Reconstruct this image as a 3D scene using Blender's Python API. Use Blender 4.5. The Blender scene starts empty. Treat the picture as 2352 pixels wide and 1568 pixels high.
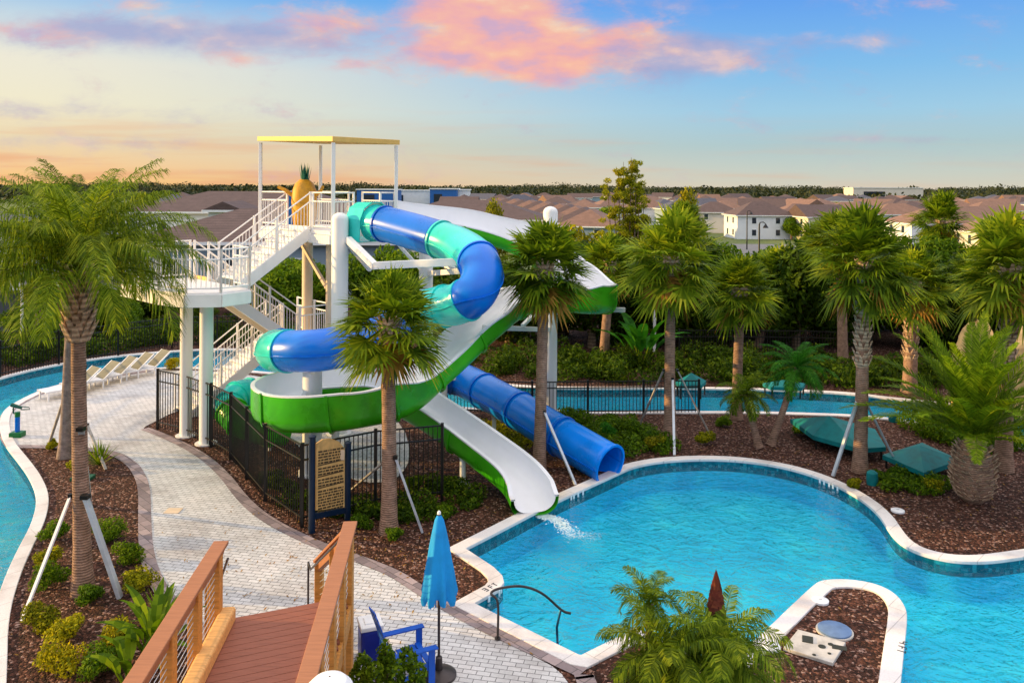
import bpy, math, random
import numpy as np
from mathutils import Vector, Matrix
from mathutils.geometry import tessellate_polygon
R = math.radians
sc = bpy.context.scene
col = sc.collection
rng = random.Random(7)

# ------------------------------------------------------------------ camera, sky, sun, exposure
EYE = 7.5; F = 1850.0; HX = 1176.0; HY = 429.0; ROLL = R(0.3)
cam = bpy.data.cameras.new('camera'); camo = bpy.data.objects.new('camera', cam); col.objects.link(camo)
cam.sensor_width = 36; cam.sensor_fit = 'HORIZONTAL'; cam.lens = 36 * F / 2352
cam.shift_y = -(784 - HY) / 2352
cam.clip_end = 30000; cam.clip_start = 0.05
camo.matrix_world = Matrix.Translation((0, 0, EYE)) @ Matrix.Rotation(R(90), 4, 'X') @ Matrix.Rotation(ROLL, 4, 'Z')
sc.camera = camo
sc.view_settings.view_transform = 'Standard'; sc.view_settings.look = 'None'
sc.view_settings.exposure = 0.4; sc.view_settings.gamma = 1.0
sc.cycles.use_denoising = True
sc.cycles.max_bounces = 8; sc.cycles.transparent_max_bounces = 12
sc.cycles.caustics_reflective = False; sc.cycles.caustics_refractive = False

def s2l(c):
    return tuple((v / 12.92 if v <= 0.04045 else ((v + 0.055) / 1.055) ** 2.4) for v in (x / 255.0 for x in c)) + (1.0,)

SUN_AZ = R(-86)   # measured from +Y toward +X (negative: left of the picture)
SUN_EL = R(10)
w = bpy.data.worlds.new('World'); sc.world = w; w.use_nodes = True
nt = w.node_tree; nt.nodes.clear()
def N(t, **kw):
    n = nt.nodes.new(t)
    for k, v in kw.items(): setattr(n, k, v)
    return n
def L(a, b): nt.links.new(a, b)
def M(op, a, b=None, c=None):
    n = N('ShaderNodeMath', operation=op)
    for i, v in enumerate((a, b, c)):
        if v is None: continue
        if isinstance(v, (int, float)): n.inputs[i].default_value = v
        else: L(v, n.inputs[i])
    return n.outputs[0]
def RAMP(fac, stops, interp='LINEAR'):
    n = N('ShaderNodeValToRGB'); r = n.color_ramp; r.interpolation = interp
    while len(r.elements) > 1: r.elements.remove(r.elements[-1])
    r.elements[0].position = stops[0][0]; r.elements[0].color = stops[0][1]
    for p, c in stops[1:]:
        e = r.elements.new(p); e.color = c
    L(fac, n.inputs[0]); return n.outputs[0]
def MIX(f, a, b, bt='MIX'):
    n = N('ShaderNodeMix', data_type='RGBA', blend_type=bt)
    for i, v in ((0, f), (6, a), (7, b)):
        if isinstance(v, (int, float)): n.inputs[i].default_value = v
        elif isinstance(v, tuple): n.inputs[i].default_value = v
        else: L(v, n.inputs[i])
    return n.outputs[2]
tc = N('ShaderNodeTexCoord'); sep = N('ShaderNodeSeparateXYZ'); L(tc.outputs['Generated'], sep.inputs[0])
dx, dy, dz = sep.outputs
ym = M('MAXIMUM', dy, 0.05)
u = M('DIVIDE', dx, ym); v = M('DIVIDE', dz, ym)
el = M('MAXIMUM', dz, 0.0)
lr = RAMP(el, [(0, s2l((253, 196, 118))), (.02, s2l((250, 206, 150))), (.05, s2l((238, 218, 178))), (.09, s2l((243, 234, 204))), (.135, s2l((240, 234, 214))),
               (.18, s2l((196, 216, 228))), (.225, s2l((100, 178, 240))), (.4, s2l((205, 208, 220))), (1, s2l((242, 232, 222)))])
rr = RAMP(el, [(0, s2l((216, 208, 188))), (.02, s2l((200, 208, 198))), (.05, s2l((176, 202, 206))), (.09, s2l((158, 204, 230))), (.14, s2l((130, 190, 236))),
               (.22, s2l((98, 162, 240))), (.4, s2l((200, 205, 220))), (1, s2l((240, 230, 222)))])
side = N('ShaderNodeMapRange', interpolation_type='SMOOTHSTEP'); L(dx, side.inputs[0])
side.inputs[1].default_value = -0.6; side.inputs[2].default_value = 0.35
grad = MIX(side.outputs[0], lr, rr)
# streaks near the horizon
cmb = N('ShaderNodeCombineXYZ'); L(M('MULTIPLY', u, 2.2), cmb.inputs[0]); L(M('MULTIPLY', v, 34.0), cmb.inputs[1])
sn = N('ShaderNodeTexNoise'); sn.inputs['Scale'].default_value = 1.5; sn.inputs['Detail'].default_value = 5; L(cmb.outputs[0], sn.inputs['Vector'])
sfac = N('ShaderNodeMapRange', interpolation_type='SMOOTHSTEP'); L(sn.outputs[0], sfac.inputs[0]); sfac.inputs[1].default_value = .46; sfac.inputs[2].default_value = .68
low = N('ShaderNodeMapRange'); L(v, low.inputs[0]); low.inputs[1].default_value = .11; low.inputs[2].default_value = .01; low.clamp = True
lft = N('ShaderNodeMapRange'); L(u, lft.inputs[0]); lft.inputs[1].default_value = .55; lft.inputs[2].default_value = -.6; lft.clamp = True
lft.inputs[3].default_value = .15
sk1 = MIX(M('MULTIPLY', M('MULTIPLY', sfac.outputs[0], low.outputs[0]), M('MULTIPLY', lft.outputs[0], .8)), grad, s2l((236, 168, 128)))
# clouds
pz = M('ADD', M('MAXIMUM', v, 0.0), .16)
cp = N('ShaderNodeCombineXYZ'); L(M('MULTIPLY', u, 4.2), cp.inputs[0]); L(M('MULTIPLY', v, 9.5), cp.inputs[1])
cn = N('ShaderNodeTexNoise'); cn.inputs['Scale'].default_value = 1.9; cn.inputs['Detail'].default_value = 12; cn.inputs['Roughness'].default_value = .66
cn.inputs['Distortion'].default_value = .25; L(cp.outputs[0], cn.inputs['Vector'])
def blob(px, py, rx, ry, amp):
    a = M('DIVIDE', M('SUBTRACT', u, (px - HX) / F), rx / F); b = M('DIVIDE', M('SUBTRACT', v, (HY - py) / F), ry / F)
    g = M('POWER', 2.718, M('MULTIPLY', M('ADD', M('MULTIPLY', a, a), M('MULTIPLY', b, b)), -1.0))
    return M('MULTIPLY', g, amp)
def addm(l):
    s = l[0]
    for k in l[1:]: s = M('ADD', s, k)
    return s
pinkm = addm([blob(1110, 10, 190, 100, .95), blob(1230, 120, 200, 62, .9), blob(1270, 170, 80, 40, .4), blob(700, 50, 120, 40, .42), blob(1060, 125, 130, 26, .5),
              blob(330, 12, 90, 26, .5), blob(570, 140, 120, 26, .36), blob(790, 150, 80, 20, .3), blob(1460, 60, 90, 30, .3), blob(1720, 150, 60, 30, .3), blob(2150, 5, 60, 20, .3), blob(40, 75, 90, 26, .35)])
purm = addm([blob(1380, 120, 260, 48, .62), blob(1600, 135, 210, 40, .5), blob(330, 75, 420, 40, .55), blob(620, 105, 260, 40, .4), blob(1800, 90, 330, 22, .3), blob(150, 260, 300, 22, .25),
             blob(200, 330, 320, 16, .25), blob(2080, 316, 260, 10, .22), blob(1500, 10, 300, 22, .2)])
def cfac(m, lo, hi, k=1.05):
    d = M('ADD', M('MULTIPLY', m, .75), M('MULTIPLY', M('SUBTRACT', cn.outputs[0], .5), k))
    n = N('ShaderNodeMapRange', interpolation_type='SMOOTHSTEP'); L(d, n.inputs[0]); n.inputs[1].default_value = lo; n.inputs[2].default_value = hi
    return n.outputs[0]
cn2 = N('ShaderNodeTexNoise'); cn2.inputs['Scale'].default_value = 3.0; cn2.inputs['Detail'].default_value = 5; L(cp.outputs[0], cn2.inputs['Vector'])
pcol = RAMP(cn2.outputs[0], [(.36, s2l((216, 172, 196))), (.48, s2l((250, 178, 168))), (.58, s2l((255, 190, 160))), (.68, s2l((255, 214, 176)))])
ucol = RAMP(cn2.outputs[0], [(.38, s2l((160, 164, 206))), (.55, s2l((190, 176, 202))), (.66, s2l((236, 196, 190)))])
sk2 = MIX(M('MULTIPLY', cfac(purm, .0, .5), .8), sk1, ucol)
sk3 = MIX(M('MULTIPLY', cfac(pinkm, .06, .52), .92), sk2, pcol)
sky = N('ShaderNodeTexSky', sky_type='NISHITA'); sky.sun_disc = False; sky.sun_elevation = SUN_EL; sky.sun_rotation = SUN_AZ
sky.air_density = 1.0; sky.dust_density = 1.5; sky.ozone_density = 2.0
bg = N('ShaderNodeBackground'); bg.inputs[1].default_value = 0.1
gain = N('ShaderNodeMapRange'); L(dz, gain.inputs[0]); gain.inputs[1].default_value = .24; gain.inputs[2].default_value = .6; gain.clamp = True
gain.inputs[3].default_value = 7.8; gain.inputs[4].default_value = 17.5
vs = N('ShaderNodeVectorMath', operation='SCALE'); L(sk3, vs.inputs[0]); L(gain.outputs[0], vs.inputs['Scale'])
L(MIX(.06, vs.outputs[0], sky.outputs[0]), bg.inputs[0])
wo = N('ShaderNodeOutputWorld'); L(bg.outputs[0], wo.inputs[0])

sun = bpy.data.lights.new('sun', 'SUN'); sun.energy = 5.0; sun.angle = R(0.5); sun.color = (1.0, .66, .24)
suno = bpy.data.objects.new('sun', sun); col.objects.link(suno)
sd = Vector((math.sin(SUN_AZ) * math.cos(SUN_EL), math.cos(SUN_AZ) * math.cos(SUN_EL), math.sin(SUN_EL)))
suno.rotation_euler = sd.to_track_quat('Z', 'Y').to_euler()

# ------------------------------------------------------------------ pixel -> world helpers (photo seen at 2352 x 1568)
def unroll(x, y):
    a, b = x - HX, y - HY
    return a * math.cos(ROLL) + b * math.sin(ROLL), -a * math.sin(ROLL) + b * math.cos(ROLL)
def WD(x, y, d):
    a, b = unroll(x, y); return Vector((a / F * d, d, EYE - b / F * d))
def G(x, y, z=0.0):
    a, b = unroll(x, y); d = (EYE - z) * F / b; return Vector((a / F * d, d, z))

# ------------------------------------------------------------------ materials
def newmat(name):
    global nt
    m = bpy.data.materials.new(name); m.use_nodes = True; nt = m.node_tree; nt.nodes.clear(); return m
def out(sh, disp=None):
    o = N('ShaderNodeOutputMaterial'); L(sh, o.inputs[0])
def princ(color, rough=.5, metal=0, spec=.38, normal=None, sub=0, coat=0):
    p = N('ShaderNodeBsdfPrincipled')
    if isinstance(color, tuple): p.inputs['Base Color'].default_value = color
    else: L(color, p.inputs['Base Color'])
    if isinstance(rough, (int, float)): p.inputs['Roughness'].default_value = rough
    else: L(rough, p.inputs['Roughness'])
    p.inputs['Metallic'].default_value = metal; p.inputs['Specular IOR Level'].default_value = spec
    p.inputs['Coat Weight'].default_value = coat
    if normal is not None: L(normal, p.inputs['Normal'])
    return p.outputs[0]
def noise(scale, detail=3, rough=.5, vec=None, dist=0):
    n = N('ShaderNodeTexNoise'); n.inputs['Scale'].default_value = scale; n.inputs['Detail'].default_value = detail
    n.inputs['Roughness'].default_value = rough; n.inputs['Distortion'].default_value = dist
    if vec is None: vec = N('ShaderNodeTexCoord').outputs['Object']
    L(vec, n.inputs['Vector']); return n.outputs[0]
def bump(h, strength=.3, dist=.02):
    b = N('ShaderNodeBump'); b.inputs['Strength'].default_value = strength; b.inputs['Distance'].default_value = dist
    L(h, b.inputs['Height']); return b.outputs[0]
def mapping(scale=(1, 1, 1), rot=(0, 0, 0), src='Object'):
    m = N('ShaderNodeMapping'); m.inputs['Scale'].default_value = scale; m.inputs['Rotation'].default_value = rot
    L(N('ShaderNodeTexCoord').outputs[src], m.inputs[0]); return m.outputs[0]
def C(r, g, b): return (r, g, b, 1)
def paint(name, c, rough=.35, var=.12, scale=3, coat=0, metal=0, bmp=.05, streak=False):
    m = newmat(name)
    vec = mapping((1, 1, .15)) if streak else None
    n1 = noise(scale, 5, .6, vec)
    dark = tuple(x * (1 - var * 1.6) for x in c[:3]) + (1,); lite = tuple(min(1, x * (1 + var)) for x in c[:3]) + (1,)
    cc = RAMP(n1, [(.3, dark), (.5, c), (.7, lite)])
    n2 = noise(scale * 14, 3, .6)
    rg = N('ShaderNodeMapRange'); L(n1, rg.inputs[0]); rg.inputs[3].default_value = max(.02, rough - .08); rg.inputs[4].default_value = rough + .12
    out(princ(cc, rg.outputs[0], metal, .33, bump(n2, bmp, .01), coat=coat)); return m
def leafmat(name, stops, trans=.42, rough=.45):
    m = newmat(name)
    g = N('ShaderNodeNewGeometry')
    n1 = noise(1.3, 4, .6, g.outputs['Position'])
    orn = N('ShaderNodeObjectInfo').outputs['Random']
    f = M('ADD', M('ADD', M('MULTIPLY', g.outputs['Random Per Island'], .55), M('MULTIPLY', n1, .45)), M('MULTIPLY', M('SUBTRACT', orn, .5), .22))
    cc = RAMP(f, stops)
    wide = noise(.8, 2, .5, g.outputs['Position'])
    cc = MIX(M('MULTIPLY', M('MAXIMUM', M('SUBTRACT', wide, .5), 0.0), 2.2), cc, MIX(1.0, cc, (1.5, 1.05, .5, 1), 'MULTIPLY'))
    t = N('ShaderNodeBsdfTranslucent'); L(MIX(.5, cc, MIX(1.0, cc, (1.0, 1.0, .35, 1), 'MULTIPLY')), t.inputs[0])
    mx = N('ShaderNodeMixShader'); mx.inputs[0].default_value = trans
    L(princ(cc, .6, 0, .12), mx.inputs[1]); L(t.outputs[0], mx.inputs[2]); out(mx.outputs[0]); return m

MT = {}
MT['white'] = paint('white_steel', C(.82, .80, .78), .4, .06, 1.2, streak=True)
MT['white2'] = paint('white_rail_paint', C(.86, .83, .80), .45, .05, 2)
MT['galv'] = paint('galvanised_steel', C(.55, .58, .62), .4, .15, 3, metal=.3)
MT['gel_white'] = paint('white_gelcoat', C(.84, .84, .86), .18, .05, .8, coat=.3)
MT['gel_green'] = paint('green_gelcoat', C(.055, .46, .01), .28, .25, .7, coat=.1)
MT['gel_blue'] = paint('blue_gelcoat', C(.0, .145, .64), .26, .2, .7, coat=.12)
MT['gel_blue2'] = paint('bright_blue_gelcoat', C(.0, .21, .80), .26, .18, .7, coat=.12)
MT['gel_teal'] = paint('teal_gelcoat', C(.03, .64, .58), .24, .15, .7, coat=.15)
MT['yellow'] = paint('yellow_canopy_sunlit_stair', C(.80, .50, .14), .5, .08, 2)
MT['tan'] = paint('tan_panel', C(.72, .55, .38), .5, .08, 2)
MT['black'] = paint('black_fence_paint', C(.012, .011, .010), .35, .2, 5)
MT['navy'] = paint('navy_post_paint', C(.002, .014, .04), .4, .15, 3)
MT['signcream'] = paint('sign_cream', C(.66, .40, .14), .6, .15, 8)
MT['signdark'] = paint('sign_lettering', C(.07, .045, .02), .6, .1, 8)
MT['umbblue'] = paint('light_blue_canvas', C(.01, .30, .72), .8, .12, 3, bmp=.3)
MT['bronze'] = paint('dark_bronze_pipe', C(.06, .05, .05), .35, .2, 6, metal=.6)
MT['steel'] = paint('stainless_rail', C(.03, .12, .20), .22, .1, 6, metal=.8)
MT['chairblue'] = paint('royal_blue_plastic', C(.006, .09, .52), .4, .1, 4)
MT['binblue'] = paint('navy_plastic', C(.008, .02, .26), .35, .1, 4)
MT['lid'] = paint('white_plastic', C(.82, .82, .84), .4, .05, 4)
MT['tealcanvas'] = paint('teal_canvas', C(.0, .17, .18), .6, .2, 3, bmp=.2)
MT['cannongreen'] = paint('green_metal', C(.005, .14, .03), .35, .15, 5)
MT['cannonteal'] = paint('dark_teal_metal', C(.005, .09, .06), .35, .15, 5)
MT['pineyellow'] = paint('pineapple_yellow', C(.62, .30, .02), .5, .2, 6)
MT['pinegreen'] = paint('pineapple_green', C(.01, .12, .07), .5, .2, 6)
MT['sling'] = paint('olive_sling', C(.20, .19, .14), .8, .12, 5)
MT['foam'] = paint('white_foam', C(.75, .92, .96), .6, .1, 9, bmp=.5)
MT['rock'] = paint('sand_rock', C(.66, .42, .17), .85, .3, 2, bmp=.9)
MT['concrete'] = paint('concrete', C(.50, .47, .43), .85, .2, 4, bmp=.3)
MT['hole'] = paint('dark_opening', C(.03, .035, .03), .8, .1, 3)
MT['slate'] = paint('slate_blue_lid', C(.12, .20, .36), .6, .15, 6)
MT['grass'] = paint('lawn_grass', C(.11, .14, .035), .9, .35, 1.5, bmp=.8)
MT['asphalt'] = paint('asphalt', C(.20, .19, .18), .9, .15, 1.0)
MT['marking'] = paint('white_tile', C(.85, .88, .9), .3, .03, 5)
MT['letter'] = paint('black_tile', C(.015, .015, .02), .4, .05, 5)
MT['propwood'] = paint('weathered_prop_wood', C(.40, .36, .33), .8, .25, 6, bmp=.4)
MT['box'] = paint('green_plastic', C(.012, .10, .05), .5, .1, 5)

def wood(name, c, planks=0, rot=0, var=.25):
    m = newmat(name)
    vec = mapping((1.2, 14, 14), (0, 0, rot))
    n1 = noise(2.2, 6, .65, vec)
    cc = RAMP(n1, [(.3, tuple(x * (1 - var * 1.4) for x in c[:3]) + (1,)), (.5, c), (.72, tuple(min(1, x * (1 + var)) for x in c[:3]) + (1,))])
    out(princ(cc, .6, 0, .35, bump(n1, .3, .008))); return m
MT['cedar'] = wood('orange_cedar', C(.56, .25, .055))
MT['cedarlog'] = wood('pale_cedar_log', C(.70, .38, .13))
MT['composite'] = wood('red_composite_board', C(.36, .145, .065), var=.12)
MT['deckboard'] = wood('deck_board', C(.27, .095, .058), var=.14)

def mulch():
    m = newmat('bark_mulch'); vec = mapping((1, 1, 1))
    nz = N('ShaderNodeTexNoise'); nz.inputs['Scale'].default_value = 9; L(vec, nz.inputs['Vector'])
    wv = MIX(.08, vec, nz.outputs['Color'])
    vo = N('ShaderNodeTexVoronoi'); vo.inputs['Scale'].default_value = 25; vo.inputs['Randomness'].default_value = 1; L(wv, vo.inputs['Vector'])
    sepc = N('ShaderNodeSeparateColor'); L(vo.outputs['Color'], sepc.inputs[0])
    cc = RAMP(sepc.outputs[0], [(0, C(.022, .009, .006)), (.35, C(.05, .018, .012)), (.7, C(.12, .042, .026)), (.88, C(.26, .11, .075)), (1, C(.62, .40, .32))])
    big = noise(.6, 4, .6, vec)
    cc2 = MIX(M('MULTIPLY', big, .45), cc, C(.04, .022, .008))
    h = M('ADD', M('MULTIPLY', sepc.outputs[1], .7), M('MULTIPLY', vo.outputs['Distance'], -1.0))
    out(princ(cc2, .85, 0, .2, bump(h, 1.0, .05))); return m
MT['mulch'] = mulch()
def pavers(name, rot, sx, sy, c1, c2, mort, var=.4):
    m = newmat(name); vec = mapping((1, 1, 1), (0, 0, rot))
    b = N('ShaderNodeTexBrick'); L(vec, b.inputs['Vector']); b.inputs['Scale'].default_value = 1.0
    b.inputs['Brick Width'].default_value = sx; b.inputs['Row Height'].default_value = sy; b.inputs['Mortar Size'].default_value = .007
    b.inputs['Mortar Smooth'].default_value = .25; b.inputs['Bias'].default_value = 0
    b.inputs['Color1'].default_value = c1; b.inputs['Color2'].default_value = c2; b.inputs['Mortar'].default_value = mort
    n1 = noise(.55, 5, .62, vec); n2 = noise(30, 3, .6, vec)
    cc = MIX(1.0, b.outputs[0], RAMP(n1, [(.3, C(.66, .62, .60)), (.5, C(1, 1, 1)), (.75, C(1.05, 1.0, .97))]), 'MULTIPLY')
    cc = MIX(.25, cc, MIX(1.0, cc, RAMP(n2, [(.3, C(.6, .6, .6)), (.7, C(1.2, 1.2, 1.2))]), 'MULTIPLY'))
    h = M('ADD', M('MULTIPLY', b.outputs['Fac'], -1.0), M('MULTIPLY', n2, .15))
    out(princ(cc, .75, 0, .3, bump(h, .6, .008))); return m
MT['paver'] = pavers('grey_pavers', R(12), .22, .11, C(.55, .545, .545), C(.69, .68, .68), C(.19, .185, .19))
MT['border'] = pavers('border_pavers', R(45), .30, .20, C(.20, .16, .17), C(.42, .33, .33), C(.10, .09, .09))
MT['coping'] = pavers('coping_stone', R(45), .6, 5, C(.74, .70, .69), C(.80, .76, .74), C(.5, .48, .48))
def tile():
    m = newmat('waterline_tile')
    vec = mapping((1, 1, 1)); v2 = N('ShaderNodeTexVoronoi'); v2.distance = 'CHEBYCHEV'; v2.inputs['Scale'].default_value = 12; v2.inputs['Randomness'].default_value = .1; L(vec, v2.inputs['Vector'])
    s = N('ShaderNodeSeparateColor'); L(v2.outputs['Color'], s.inputs[0])
    out(princ(RAMP(s.outputs[0], [(0, C(.004, .10, .15)), (.6, C(.008, .16, .24)), (1, C(.02, .28, .36))]), .2)); return m
MT['tile'] = tile()
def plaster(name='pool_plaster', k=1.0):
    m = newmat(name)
    n1 = noise(.9, 6, .7)  # pale mottling painted into the plaster for light speckles on the water
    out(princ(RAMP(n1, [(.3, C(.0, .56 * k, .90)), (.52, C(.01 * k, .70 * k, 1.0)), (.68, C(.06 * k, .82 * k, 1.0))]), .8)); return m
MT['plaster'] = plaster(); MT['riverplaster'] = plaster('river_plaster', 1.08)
def water(name, tint, sc_=2.2, st=.5, fmul=1.0):
    m = newmat(name)
    g = N('ShaderNodeNewGeometry').outputs['Position']
    mp = N('ShaderNodeMapping'); mp.inputs['Scale'].default_value = (1, 1.25, 1); mp.inputs['Rotation'].default_value = (0, 0, R(25)); L(g, mp.inputs[0])
    a = noise(sc_, 3, .55, mp.outputs[0], 1.2); b = noise(sc_ * 3.4, 2, .5, mp.outputs[0], .6)
    h = M('ADD', a, M('MULTIPLY', b, .28))
    nb = bump(h, st, .22)
    t = N('ShaderNodeBsdfTransparent'); t.inputs[0].default_value = tint
    gl = N('ShaderNodeBsdfGlossy'); gl.inputs['Roughness'].default_value = .04; gl.inputs[0].default_value = (1, 1, 1, 1); L(nb, gl.inputs['Normal'])
    fr = N('ShaderNodeFresnel'); fr.inputs[0].default_value = 1.33; L(nb, fr.inputs[1])
    mx = N('ShaderNodeMixShader'); L(M('MINIMUM', M('MULTIPLY', fr.outputs[0], fmul), 1.0), mx.inputs[0]); L(t.outputs[0], mx.inputs[1]); L(gl.outputs[0], mx.inputs[2])
    out(mx.outputs[0]); return m
MT['water'] = water('pool_water', (.72, .99, 1, 1), 2.0, 1.0, .8)
MT['riverwater'] = water('river_water', (.78, 1, 1, 1), 2.4, 1.3, 1.0)

G1 = [(0, C(.015, .04, .003)), (.35, C(.06, .13, .005)), (.65, C(.15, .26, .008)), (.85, C(.28, .38, .015)), (1, C(.46, .50, .03))]
MT['leaf_fan'] = leafmat('fan_palm_leaf', [(0, C(.018, .045, .003)), (.3, C(.075, .14, .006)), (.6, C(.18, .27, .01)), (.82, C(.36, .43, .02)), (1, C(.62, .60, .06))])
MT['leaf_date'] = leafmat('date_palm_leaf', [(0, C(.04, .08, .004)), (.4, C(.14, .24, .008)), (.7, C(.28, .40, .015)), (1, C(.58, .60, .05))])
MT['leaf_queen'] = leafmat('feather_palm_leaf', [(0, C(.014, .036, .003)), (.4, C(.085, .15, .006)), (.7, C(.22, .31, .012)), (1, C(.55, .56, .05))])
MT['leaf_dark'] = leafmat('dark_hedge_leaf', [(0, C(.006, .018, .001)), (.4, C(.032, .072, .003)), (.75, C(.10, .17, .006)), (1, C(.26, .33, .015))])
MT['leaf_mid'] = leafmat('green_shrub_leaf', G1)
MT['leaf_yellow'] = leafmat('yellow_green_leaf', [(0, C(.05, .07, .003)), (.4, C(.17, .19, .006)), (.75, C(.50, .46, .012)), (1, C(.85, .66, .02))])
MT['leaf_bamboo'] = leafmat('bamboo_leaf', [(0, C(.09, .12, .004)), (.4, C(.26, .29, .01)), (.7, C(.5, .48, .02)), (1, C(.8, .68, .03))], .5)
MT['leaf_bright'] = leafmat('bright_leaf', [(0, C(.01, .06, .004)), (.5, C(.03, .17, .01)), (1, C(.10, .34, .03))])
MT['leaf_dead'] = leafmat('dead_frond', [(0, C(.14, .07, .015)), (.5, C(.34, .18, .03)), (1, C(.55, .34, .07))], .2)
MT['leaf_red'] = leafmat('red_spear', [(0, C(.03, .02, .01)), (.5, C(.14, .03, .02)), (1, C(.25, .07, .03))], .2)
MT['leaf_far'] = leafmat('far_wood', [(0, C(.012, .018, .010)), (.5, C(.03, .042, .018)), (1, C(.075, .08, .03))], .1)
def trunkmat(name, c, ring=9.0, st=.6):
    m = newmat(name)
    wv = N('ShaderNodeTexWave', wave_type='BANDS', bands_direction='Z'); wv.inputs['Scale'].default_value = ring
    wv.inputs['Distortion'].default_value = 2.2; wv.inputs['Detail'].default_value = 3; wv.inputs['Detail Scale'].default_value = 2
    L(N('ShaderNodeTexCoord').outputs['Object'], wv.inputs['Vector'])
    n1 = noise(6, 5, .65)
    f = M('ADD', M('MULTIPLY', wv.outputs['Fac'], .24), M('MULTIPLY', n1, .76))
    cc = RAMP(f, [(.24, tuple(x * .32 for x in c[:3]) + (1,)), (.5, c), (.76, tuple(min(1, x * 1.75) for x in c[:3]) + (1,))])
    out(princ(cc, .85, 0, .2, bump(f, st, .04))); return m
MT['trunk'] = trunkmat('palm_trunk', C(.29, .175, .12), 6.5, .9)
MT['trunkgrey'] = trunkmat('grey_palm_trunk', C(.26, .19, .16))
MT['boot'] = trunkmat('palm_boot', C(.50, .35, .24), 3)
MT['bark'] = trunkmat('tree_bark', C(.16, .11, .07), 2)
def stucco(name, c):
    m = newmat(name); vec = mapping((1, 1, 1)); n1 = noise(.5, 4, .6, vec); 
    wv = N('ShaderNodeTexWave', wave_type='BANDS', bands_direction='Z', wave_profile='SAW'); wv.inputs['Scale'].default_value = 1.6; L(vec, wv.inputs['Vector'])
    cc = RAMP(n1, [(.3, tuple(x * .88 for x in c[:3]) + (1,)), (.7, c)])
    out(princ(cc, .85, 0, .2, bump(wv.outputs['Fac'], .4, .03))); return m
def shingle(name, c):
    m = newmat(name); vec = mapping((1, 1, 1.8))
    n1 = noise(1.2, 5, .6, vec); n2 = noise(9, 4, .7, vec)
    wv = N('ShaderNodeTexWave', wave_type='BANDS', bands_direction='Z', wave_profile='SAW'); wv.inputs['Scale'].default_value = 1.2; wv.inputs['Distortion'].default_value = .6; L(vec, wv.inputs['Vector'])
    f = M('ADD', M('MULTIPLY', n1, .4), M('ADD', M('MULTIPLY', n2, .4), M('MULTIPLY', wv.outputs['Fac'], .2)))
    cc = RAMP(f, [(.3, tuple(x * .55 for x in c[:3]) + (1,)), (.55, c), (.75, tuple(x * 1.5 for x in c[:3]) + (1,))])
    out(princ(cc, .8, 0, .3, bump(f, .5, .03))); return m
MT['wall_white'] = stucco('white_siding', C(.82, .82, .84)); MT['wall_blue'] = stucco('blue_grey_siding', C(.28, .36, .42))
MT['wall_cream'] = stucco('cream_siding', C(.76, .68, .58)); MT['wall_dark'] = stucco('dark_siding', C(.10, .11, .13))
MT['roof_brown'] = shingle('brown_shingle', C(.11, .072, .066)); MT['roof_tan'] = shingle('tan_shingle', C(.22, .125, .09)); MT['roof_grey'] = shingle('grey_shingle', C(.09, .09, .115))
MT['trim'] = paint('white_trim', C(.8, .8, .8), .5, .03)
MT['glass'] = paint('dark_window_glass', C(.02, .03, .045), .08, .1, 2)
MT['blueclad'] = paint('blue_cladding', C(.02, .12, .40), .5, .1, 2)

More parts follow.
